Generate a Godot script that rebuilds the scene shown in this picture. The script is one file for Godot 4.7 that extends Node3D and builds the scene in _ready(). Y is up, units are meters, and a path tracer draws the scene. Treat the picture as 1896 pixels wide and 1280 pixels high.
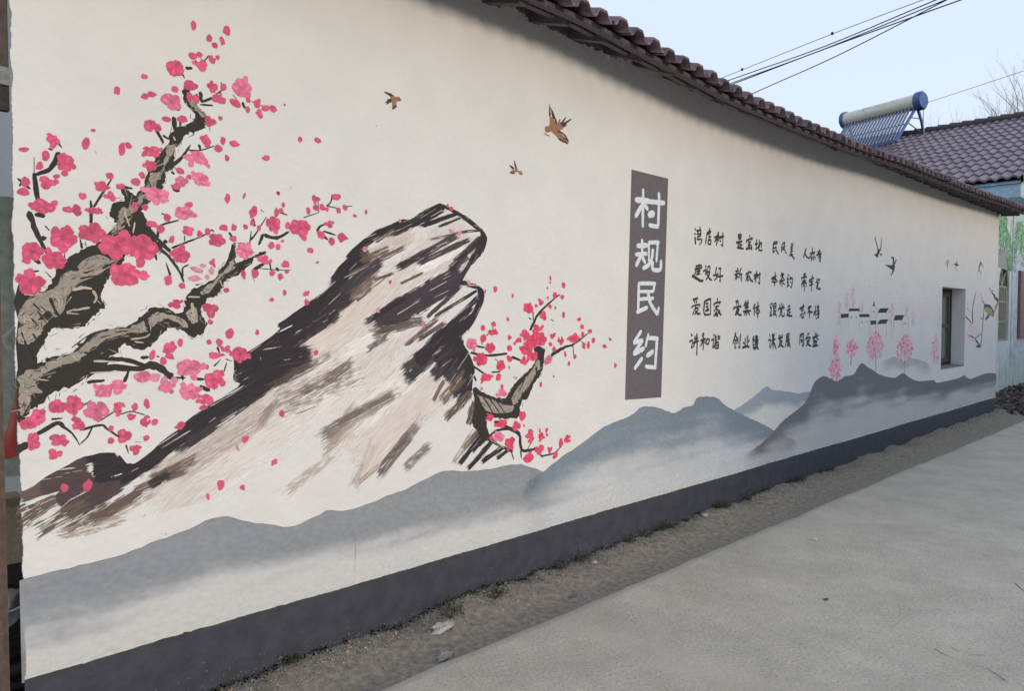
extends Node3D
# A village lane: one long house wall with a painted mural under a tiled eave, a concrete road, neighbour houses.
# Units are metres. The mural wall stands in the plane z = 0, faces +z and runs along +x. Mural tables below are millimetres on that wall.

const BLOSSOMS := [
	["P",900,2304,11,14,0],
	["P",994,2374,12,11,0],
	["P",821,2147,7,7,0],
	["P",609,2046,15,8,0],
	["P",797,2099,16,16,0],
	["B",697,2090,20,21,0],
	["P",674,2036,15,15,0],
	["P",654,1998,12,13,0],
	["B",729,2020,25,35,0],
	["B",674,1945,28,24,0],
	["P",704,1970,10,7,0],
	["P",611,1938,15,13,0],
	["P",605,1905,17,13,0],
	["B",658,1862,41,26,0],
	["P",782,1912,12,12,0],
	["P",871,1994,16,11,0],
	["B",843,1955,25,19,0],
	["B",872,1921,22,17,0],
	["B",821,1865,27,13,0],
	["P",906,1962,14,11,0],
	["P",957,1985,17,13,0],
	["P",980,2013,12,12,0],
	["B",1010,2052,21,23,0],
	["B",1015,2104,32,22,0],
	["P",913,2096,13,18,0],
	["P",935,2113,13,11,0],
	["B",1020,2198,35,23,0],
	["P",1072,2234,15,11,0],
	["P",1129,2245,18,15,0],
	["Fl",1091,2303,40,33,0],
	["P",995,2303,15,12,0],
	["P",1019,2315,14,11,0],
	["P",1104,2352,13,13,0],
	["B",1106,2431,37,33,0],
	["P",1163,2379,25,21,0],
	["P",1173,2494,15,15,0],
	["P",1198,2504,11,12,0],
	["B",1205,2464,27,23,0],
	["P",1177,2611,11,18,0],
	["P",1307,2627,16,17,0],
	["P",1238,2579,12,14,0],
	["P",1288,2582,10,15,0],
	["P",1258,2556,12,12,0],
	["P",1245,2497,14,15,0],
	["P",1269,2512,8,9,0],
	["P",1156,2334,13,14,0],
	["P",1180,2332,15,16,0],
	["B",1247,2389,24,20,0],
	["P",1291,2401,13,13,0],
	["B",1270,2350,35,17,0],
	["Fl",1367,2412,45,39,0],
	["P",1339,2348,21,16,0],
	["P",1393,2371,10,9,0],
	["P",1390,2333,9,14,0],
	["P",1431,2365,14,18,0],
	["P",1468,2354,19,12,0],
	["P",1500,2358,15,16,0],
	["P",1441,2325,13,18,0],
	["B",1235,2255,24,23,0],
	["P",1277,2277,9,9,0],
	["B",1217,2181,22,21,0],
	["P",1286,2189,13,13,0],
	["P",1330,2185,21,11,0],
	["P",1267,2156,17,14,0],
	["Bl",1180,2107,48,28,0],
	["P",1301,2123,10,11,0],
	["P",1467,2149,15,13,0],
	["P",1623,2251,11,13,0],
	["P",1707,2262,13,15,0],
	["P",1553,2385,6,4,0],
	["P",1118,2047,14,14,0],
	["Bl",1124,2008,27,21,0],
	["P",1151,2029,9,10,0],
	["P",1103,1985,16,12,0],
	["Fl",1195,2026,33,28,0],
	["Fl",1034,1943,43,35,0],
	["P",1302,1965,10,20,0],
	["P",1371,1983,6,12,0],
	["P",1519,2011,8,7,0],
	["B",754,1861,33,20,0],
	["P",953,1894,12,14,0],
	["P",989,1895,13,11,0],
	["P",1150,1922,15,12,0],
	["Fl",1129,1890,38,27,0],
	["P",1068,1865,13,15,0],
	["P",1014,1835,17,14,0],
	["P",1043,1820,15,14,0],
	["B",1144,1822,24,19,0],
	["P",1083,1784,11,12,0],
	["F",1114,1726,41,31,0],
	["B",1068,1630,15,22,0],
	["P",1118,1609,12,12,0],
	["F",719,1765,44,41,0],
	["F",628,1709,34,33,0],
	["F",692,1682,39,32,0],
	["F",621,1607,44,44,0],
	["F",809,1789,45,36,0],
	["F",888,1745,59,46,0],
	["F",977,1745,56,51,0],
	["F",914,1645,61,43,0],
	["Pl",1174,1673,23,12,0],
	["Pl",1167,1640,21,12,0],
	["Pl",1200,1691,13,9,0],
	["Pl",1233,1672,12,12,0],
	["Pl",1216,1647,10,9,0],
	["B",1238,1703,13,15,0],
	["F",1255,1795,37,27,0],
	["P",1189,1811,12,14,0],
	["P",1220,1826,11,14,0],
	["P",1283,1846,17,14,0],
	["P",1326,1849,12,14,0],
	["P",1322,1805,13,12,0],
	["P",1375,1857,10,11,0],
	["P",1520,2010,8,7,0],
	["P",1542,1964,9,9,0],
	["P",1408,1921,18,21,0],
	["F",1495,1882,36,32,0],
	["P",1510,1928,12,17,0],
	["P",1532,1938,11,11,0],
	["P",1432,1858,10,10,0],
	["P",1403,1875,10,11,0],
	["Fl",1369,1761,43,33,0],
	["P",1487,1791,14,15,0],
	["P",1516,1786,11,13,0],
	["P",1536,1811,9,5,0],
	["F",1618,1874,52,38,0],
	["P",1659,1950,11,14,0],
	["B",1694,2006,21,17,0],
	["P",1694,1968,14,14,0],
	["P",1727,1975,17,13,0],
	["P",1750,1968,9,11,0],
	["P",1799,2027,23,15,0],
	["P",1810,1967,12,14,0],
	["P",1842,1984,14,14,0],
	["P",1894,1953,10,9,0],
	["P",1955,1976,9,9,0],
	["B",1760,1902,21,18,0],
	["P",1720,1853,19,19,0],
	["P",1771,1829,16,19,0],
	["P",1826,1850,25,17,0],
	["P",1666,1781,15,12,0],
	["P",1701,1731,8,5,0],
	["B",1452,1729,28,21,0],
	["P",1364,1663,12,16,0],
	["P",1412,1669,17,17,0],
	["P",1487,1674,11,12,0],
	["P",1549,1715,17,16,0],
	["P",1555,1684,9,8,0],
	["P",1526,1661,14,12,0],
	["P",1543,1595,10,12,0],
	["P",1485,1564,10,8,0],
	["P",1645,1592,15,12,0],
	["P",1647,1555,13,13,0],
	["P",1292,1598,12,10,0],
	["B",1227,1520,33,30,0],
	["P",1225,1470,11,11,0],
	["B",1092,1538,27,18,0],
	["P",1303,1423,17,22,0],
	["P",1419,1427,9,10,0],
	["P",1219,1391,10,10,0],
	["P",1261,1389,14,16,0],
	["B",1290,1361,21,17,0],
	["B",1245,1339,37,13,0],
	["F",1346,1339,34,34,0],
	["P",1108,1392,12,12,0],
	["B",1067,1371,25,22,0],
	["P",1067,1342,17,10,0],
	["Fl",1142,1293,48,36,0],
	["P",1209,1293,9,9,0],
	["P",1006,1347,12,15,0],
	["P",1045,1325,15,13,0],
	["Bl",972,1267,38,22,0],
	["Pl",1014,1261,17,17,0],
	["Pl",1047,1250,15,13,0],
	["Bl",1053,1224,28,24,0],
	["Pl",1084,1248,13,13,0],
	["Fl",1144,1201,45,31,0],
	["F",1234,1242,40,37,0],
	["B",1206,1164,32,25,0],
	["P",1192,1135,15,10,0],
	["Bl",840,1225,33,24,0],
	["Bl",885,1238,31,26,0],
	["F",690,1180,28,26,0],
	["F",742,1182,29,35,0],
	["Fl",814,1155,42,38,0],
	["F",605,1130,27,23,0],
	["F",634,1150,25,29,0],
	["B",885,1159,17,25,0],
	["P",941,1158,11,14,0],
	["P",982,1167,11,16,0],
	["P",928,1121,16,12,0],
	["B",975,1100,15,24,0],
	["P",1010,1096,13,13,0],
	["B",755,1112,23,24,0],
	["B",618,1066,21,33,0],
	["B",691,1067,27,23,0],
	["B",679,1016,25,19,0],
	["P",859,1088,10,10,0],
	["P",859,1042,12,11,0],
	["B",904,1054,27,29,0],
	["P",979,1039,14,8,0],
	["B",941,1001,24,19,0],
	["P",1105,1072,15,17,0],
	["P",708,894,13,15,0],
	["P",780,892,17,18,0],
	["P",1205,781,7,10,0],
	["P",2445,2059,8,8,0],
	["P",2467,2047,13,11,0],
	["Pl",2146,1954,8,10,0],
	["Pl",1946,1806,13,13,0],
	["Pl",2469,1933,15,11,0],
	["Pl",2525,1925,14,10,0],
	["P",2087,1659,8,10,0],
	["Pl",2016,1522,11,9,0],
	["Pl",2286,1456,15,14,0],
	["Pl",2589,1677,13,12,0],
	["Pl",2631,1665,12,7,0],
	["P",2705,1632,6,11,0],
	["P",1689,1336,11,14,0],
	["P",2779,1646,17,16,0],
	["P",2912,1611,9,12,0],
	["P",1526,1080,14,14,0],
	["P",1361,990,14,15,0],
	["Pl",1328,959,5,14,0],
	["P",1489,879,12,14,0],
	["P",1259,819,14,21,0],
	["P",1347,793,10,11,0],
	["P",1205,781,5,10,0],
	["P",3224,1722,9,12,1],
	["P",3223,1696,7,7,1],
	["P",3198,1663,7,9,1],
	["P",3340,1686,17,17,1],
	["P",3264,1623,20,18,1],
	["P",3329,1615,20,12,1],
	["P",3201,1605,7,10,1],
	["P",3222,1556,15,12,1],
	["P",3267,1550,8,10,1],
	["F",3038,1546,43,31,1],
	["B",3145,1579,26,20,1],
	["P",3102,1559,13,10,1],
	["B",3164,1501,34,27,1],
	["P",3341,1508,12,20,1],
	["P",2875,1482,9,12,1],
	["B",3109,1427,47,29,1],
	["B",3011,1399,42,24,1],
	["P",2768,1455,17,17,1],
	["P",2688,1435,17,16,1],
	["B",2764,1411,45,17,1],
	["P",2691,1376,21,20,1],
	["Fl",2605,1353,42,32,1],
	["F",2741,1328,39,30,1],
	["F",2676,1266,45,37,1],
	["P",2889,1379,15,14,1],
	["P",2887,1322,21,17,1],
	["B",2962,1364,25,17,1],
	["P",2931,1347,11,9,1],
	["F",3081,1363,71,39,1],
	["F",3143,1367,51,40,1],
	["F",3025,1316,63,39,1],
	["F",3071,1271,50,29,1],
	["B",3245,1383,26,18,1],
	["B",3318,1349,31,21,1],
	["P",3227,1335,13,13,1],
	["P",3257,1305,15,18,1],
	["Fl",3212,1246,34,28,1],
	["P",3357,1274,12,16,1],
	["F",3439,1367,50,30,1],
	["P",3487,1481,15,14,1],
	["P",3515,1436,16,16,1],
	["P",3520,1388,15,19,1],
	["P",3591,1407,18,16,1],
	["P",3625,1349,19,17,1],
	["P",3530,1320,16,18,1],
	["P",3578,1322,18,19,1],
	["P",3446,1256,16,15,1],
	["P",3738,1310,18,14,1],
	["P",3796,1353,16,11,1],
	["P",3851,1184,16,16,1],
	["P",3392,1215,14,11,1],
	["P",3256,1145,8,6,1],
	["P",3143,1105,12,16,1],
	["P",2887,1263,20,19,1],
	["B",3000,1244,31,27,1],
	["F",2819,1228,37,31,1],
	["B",2707,1169,41,26,1],
	["P",2800,1165,23,16,1],
	["P",2885,1214,5,9,1],
	["Pl",2935,1154,16,8,1],
	["P",2828,1112,12,12,1],
	["Bl",2822,1076,52,24,1],
	["Pl",2676,1109,11,12,1],
	["B",2738,949,31,19,1],
	["B",2828,907,44,26,1],
	["B",2942,881,40,29,1],
	["P",2990,935,28,29,1],
	["P",3004,878,8,7,1],
	["Fl",2808,834,46,28,1],
	["B",2892,796,45,32,1],
	["P",2750,836,17,14,1],
	["B",3053,821,36,34,1],
	["P",3135,837,7,13,1],
	["P",3194,833,12,14,1],
	["B",3147,801,25,25,1],
	["P",3196,805,10,9,1],
	["B",3130,723,48,30,1],
	["B",3039,690,47,29,1],
	["B",3221,711,20,20,1],
	["P",3270,675,23,18,1],
	["P",3320,740,20,31,1],
	["B",3375,759,27,26,1]
]
const TRUNKS := [
	[580,1581,613,1556,657,1580,683,1604,691,1639,730,1687,773,1725,832,1753,861,1788,889,1817,873,1852,879,1895,919,1915,911,1947,948,1933,983,1968,996,2013,1014,2041,1033,2081,1076,2138,1083,2183,1115,2208,1160,2242,1179,2265,1160,2287,1135,2314,1133,2352,1149,2374,1167,2346,1193,2300,1220,2273,1215,2233,1178,2207,1140,2187,1114,2144,1101,2117,1091,2061,1069,2036,1062,2003,1052,1971,1015,1929,982,1888,993,1852,1011,1816,1046,1756,1027,1729,992,1764,951,1780,928,1772,904,1740,915,1697,892,1660,863,1634,846,1597,835,1561,846,1528,812,1495,779,1459,742,1448,680,1447,659,1402,640,1374,636,1328,647,1316,623,1306,578,1290],
	[578,1305,648,1331,673,1353,724,1360,767,1394,810,1432,860,1449,923,1458,970,1489,994,1517,1024,1526,1067,1518,1104,1502,1126,1522,1130,1567,1176,1604,1249,1642,1270,1678,1298,1719,1319,1781,1334,1782,1328,1735,1333,1708,1354,1716,1405,1739,1456,1763,1456,1753,1405,1722,1354,1668,1318,1649,1290,1638,1269,1597,1248,1570,1215,1562,1188,1522,1194,1490,1213,1463,1193,1423,1147,1413,1109,1443,1059,1443,1034,1413,1003,1382,973,1369,933,1376,910,1393,887,1366,853,1343,808,1303,775,1269,738,1247,686,1233,645,1195,615,1175,595,1148,576,1144]
]
const SMALL_TRUNKS := [
	[2620,1119,2700,1081,2789,1056,2855,1047,2895,1091,2949,1136,3018,1180,3088,1236,3103,1304,3146,1318,3178,1302,3164,1213,3135,1155,3077,1099,3032,1033,2976,1009,2962,933,2895,927,2815,937,2725,953,2712,919,2738,842,2687,838,2638,890,2604,948,2626,1019]
]
const BARK := [
	[583,1494,618,1556,677,1581,703,1604,714,1634,756,1659,783,1690,832,1711,870,1695,892,1690,858,1664,814,1632,765,1607,749,1583,728,1559,717,1512,691,1488,671,1511,646,1488,626,1465,592,1466],
	[581,1421,592,1460,621,1477,665,1477,655,1454,640,1425,625,1409,600,1398,583,1404],
	[907,1880,947,1896,977,1937,995,1964,1002,2002,1020,2023,1050,2027,1031,1993,1031,1968,995,1939,977,1912,947,1884,941,1853,917,1820,894,1794,872,1792,895,1824,901,1855],
	[1044,2026,1069,2086,1070,2131,1107,2146,1095,2116,1069,2067,1053,2031],
	[1154,2318,1173,2296,1202,2269,1215,2272,1193,2300,1174,2322,1161,2338],
	[580,1257,584,1291,633,1311,673,1338,735,1359,777,1388,816,1423,866,1443,928,1449,975,1476,987,1451,980,1433,922,1430,871,1416,832,1398,799,1375,761,1341,724,1324,688,1314,652,1293,632,1260,646,1236,611,1227,582,1234],
	[993,1470,1011,1502,1042,1505,1072,1496,1116,1483,1141,1457,1122,1447,1091,1476,1041,1476,1017,1458,998,1439],
	[581,1195,585,1226,616,1215,595,1165,579,1161],
	[1136,1502,1168,1529,1175,1476,1154,1468],
	[1189,1588,1229,1623,1256,1644,1298,1692,1319,1720,1327,1694,1305,1672,1263,1644,1235,1603,1208,1576]
]
const SMALL_BARK := [
	[2908,1043,2962,1106,3046,1169,3117,1244,3137,1204,3103,1166,3046,1101,2990,1066,2949,1020,2921,1003],
	[2650,1080,2751,1045,2855,1009,2921,994,2881,964,2751,976,2687,1013]
]
const BARK_LIGHTS := [
	[12,7,749,1584,781,1592,805,1589],
	[11,6,810,1581,820,1558,812,1539],
	[9,4,796,1523,748,1512],
	[6,3,727,1503,763,1499],
	[7,5,933,1408,980,1414,998,1426],
	[6,5,945,1399,974,1394],
	[6,5,1143,1568,1185,1568],
	[12,7,1155,1542,1161,1489],
	[5,5,1266,1637,1276,1611],
	[8,5,918,1869,934,1821],
	[6,4,952,1835,946,1798],
	[7,3,727,1506,753,1518],
	[8,4,1101,2161,1095,2173],
	[8,4,809,1333,886,1327],
	[6,2,797,1291,897,1292],
	[5,3,637,1277,667,1272]
]
const BARK_MARKS := [
	[22,17,745,1659,762,1656],
	[8,3,782,1643,814,1656],
	[7,3,771,1624,836,1639],
	[9,4,842,1663,887,1690],
	[5,2,848,1676,881,1674],
	[11,4,677,1552,701,1494,742,1477],
	[7,2,621,1482,645,1454],
	[7,2,641,1505,670,1459],
	[8,2,625,1431,640,1397],
	[8,2,600,1409,610,1358],
	[16,7,590,1392,623,1329],
	[4,2,740,1383,800,1429,855,1446],
	[8,2,777,1364,809,1357],
	[5,3,658,1345,693,1349],
	[11,6,708,1319,734,1324],
	[9,6,993,1464,998,1432],
	[6,4,1005,1445,1029,1470],
	[6,2,832,1416,865,1425],
	[7,3,882,1434,922,1440],
	[12,6,918,1844,941,1859],
	[8,5,906,1819,929,1845],
	[6,3,627,1534,651,1505],
	[5,2,651,1523,676,1494],
	[6,2,591,1437,600,1409],
	[6,2,1002,1995,1013,1972]
]
const SMALL_BARK_MARKS := [
	[11,7,2688,1069,2763,970],
	[9,6,2738,1051,2815,965],
	[9,6,2789,1033,2855,962],
	[13,9,2650,1071,2700,957],
	[9,5,3018,1161,2962,1068],
	[17,12,3103,1206,3110,1166]
]
const TWIGS := [
	[14,9,1147,2441,1169,2446],
	[8,5,1124,2432,1140,2401],
	[19,17,1096,2243,1102,2199],
	[9,8,1121,2235,1121,2209],
	[15,9,1034,2184,1058,2144],
	[10,6,1058,2170,1077,2160],
	[16,9,1200,2360,1206,2329,1246,2350],
	[7,8,1199,2314,1246,2320],
	[12,10,1045,2089,1076,2138],
	[19,4,1075,2049,1126,2101,1158,2152],
	[6,4,1151,2131,1197,2138,1250,2163],
	[12,7,1191,2157,1197,2138],
	[13,18,638,1970,646,1886],
	[11,20,643,1968,685,1994,712,2049],
	[2,3,639,2026,638,1970],
	[6,6,682,2061,692,2057],
	[8,4,712,2084,721,2071],
	[8,8,592,1947,625,1918],
	[7,7,611,1955,596,1925],
	[9,5,818,1879,852,1940,881,1992],
	[7,10,808,1899,810,1846],
	[12,7,920,1960,945,1959],
	[24,18,914,1947,948,1930],
	[10,8,1087,2038,1096,2033],
	[9,9,1086,1988,1098,1970,1114,1972],
	[5,4,1235,2511,1215,2486,1202,2493],
	[8,5,1182,2478,1185,2469],
	[9,8,1106,2276,1119,2279],
	[14,10,1370,2356,1377,2337],
	[3,3,1328,2380,1345,2364],
	[5,4,1281,2417,1287,2405],
	[7,4,1260,2366,1301,2401],
	[4,3,1406,2370,1420,2365],
	[4,3,1445,2361,1486,2359],
	[8,5,1184,2350,1206,2322],
	[18,13,621,1839,639,1778,675,1695],
	[15,16,640,1834,663,1831],
	[16,13,648,1751,667,1758],
	[5,4,667,1798,679,1784],
	[14,11,635,1682,649,1671],
	[7,4,632,1642,646,1645],
	[9,3,778,1731,771,1766],
	[3,2,792,1732,787,1755],
	[3,2,827,1740,822,1758],
	[10,12,810,1887,807,1822],
	[27,13,998,1808,1034,1774,1076,1739],
	[14,8,1034,1748,1070,1719,1106,1670,1125,1625],
	[8,5,1083,1752,1133,1775,1198,1806,1239,1835],
	[11,6,1031,1786,1038,1824,1053,1838,1109,1859],
	[6,5,1048,1879,1066,1871],
	[15,15,1055,1775,1064,1773],
	[11,3,1075,1649,1060,1696],
	[8,5,1122,1645,1122,1677,1145,1691],
	[5,4,1131,1800,1130,1781],
	[14,7,1015,1741,1027,1704],
	[7,5,1239,1832,1245,1826],
	[10,8,1307,1828,1327,1795],
	[6,4,1391,1786,1399,1842],
	[10,3,1398,1808,1421,1837,1466,1907],
	[14,11,1450,1832,1431,1789],
	[17,12,1457,1830,1510,1823,1564,1852],
	[14,9,1407,1891,1414,1864],
	[5,3,1636,1920,1710,1949],
	[6,5,1748,1983,1803,1978],
	[8,5,1778,2035,1769,2000,1748,1983],
	[5,4,1706,2000,1710,1949],
	[5,2,1847,1990,1883,1996],
	[13,6,1701,1868,1718,1891,1743,1901],
	[11,6,1734,1870,1794,1857],
	[13,10,1734,1848,1751,1835],
	[9,4,1526,1931,1561,1923],
	[4,3,1440,1932,1455,1925],
	[16,10,1408,1684,1456,1714],
	[4,3,1426,1692,1516,1689,1574,1692],
	[9,6,1478,1716,1485,1681],
	[15,10,1508,1696,1516,1686],
	[4,4,1369,1730,1370,1696],
	[3,2,1404,1656,1411,1636],
	[7,3,1238,1296,1265,1321],
	[9,5,1252,1369,1262,1342],
	[5,3,1286,1321,1310,1313],
	[7,4,1278,1274,1289,1307],
	[17,16,831,1338,898,1335,943,1324,990,1300],
	[34,18,786,1298,852,1307,978,1298],
	[31,25,990,1313,1032,1298,1075,1258],
	[13,10,1113,1269,1116,1249],
	[12,10,967,1339,991,1341],
	[14,6,908,1255,926,1303],
	[16,9,788,1259,840,1262],
	[13,9,1151,1254,1197,1244],
	[13,16,1183,1219,1216,1200],
	[28,21,574,1043,601,1062],
	[17,14,633,1093,689,1122,709,1108],
	[8,5,674,1138,705,1138],
	[9,3,699,1115,735,1082,758,1037],
	[9,6,761,1091,826,1102,848,1085,893,1046],
	[6,5,799,1099,782,1064,760,1043],
	[6,3,768,1174,798,1195],
	[6,4,827,1120,872,1147],
	[5,4,894,1135,929,1142,975,1125],
	[8,2,909,1019,917,987],
	[2,2,938,1028,962,1025],
	[9,6,1055,1361,1064,1355],
	[6,5,1021,1343,1030,1340],
	[10,6,1075,1258,1125,1255],
	[17,6,853,1331,786,1274]
]
const SMALL_TWIGS := [
	[15,13,2602,1305,2726,1287,2868,1292],
	[13,11,2614,1237,2700,1187],
	[9,9,2751,1194,2815,1195],
	[6,5,2682,1344,2676,1371],
	[11,9,2639,1340,2701,1330],
	[6,4,2713,1394,2751,1416],
	[7,5,2758,1439,2764,1425],
	[16,14,2908,1272,2976,1250],
	[5,4,2777,1267,2815,1242],
	[17,11,2626,1178,2638,1154],
	[21,6,3081,1461,3131,1520,3264,1606,3309,1628],
	[7,7,3074,1539,3081,1471],
	[19,17,3053,1422,3081,1461],
	[25,7,3235,1270,3341,1312,3436,1331,3574,1396],
	[10,6,3428,1326,3436,1263],
	[9,9,3045,1490,3060,1481],
	[5,4,3484,1356,3566,1322],
	[25,17,2881,878,2962,836,2976,766,3004,734,3089,733],
	[22,20,2776,922,2881,878],
	[15,14,2738,851,2789,874,2881,873],
	[12,9,2976,737,2983,697],
	[7,6,3089,802,3032,740],
	[11,6,3147,686,3267,690,3343,737],
	[14,7,3089,743,3162,674],
	[11,6,2895,757,2922,696],
	[40,41,3095,1309,3153,1303],
	[5,4,3227,1481,3257,1471]
]
const ROCK_EDGE := [575,887,614,917,676,954,770,994,868,998,913,953,954,959,1058,1036,1155,1108,1332,1208,1314,1236,1327,1338,1377,1347,1514,1434,1514,1462,1665,1565,1756,1655,1855,1778,1975,1873,2119,1960,2203,1965,2316,2034,2396,2064,2544,2028,2661,1974,2716,1922,2692,1840,2607,1763,2546,1685,2580,1683,2687,1644,2691,1575,2617,1457,2549,1370,2594,1293,2628,1220,2609,1121,2632,1019,2694,900,2795,806,2916,746,2929,690,2600,680,2201,649,1833,635,1466,723,1194,760,915,728,704,709,573,741]
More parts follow.
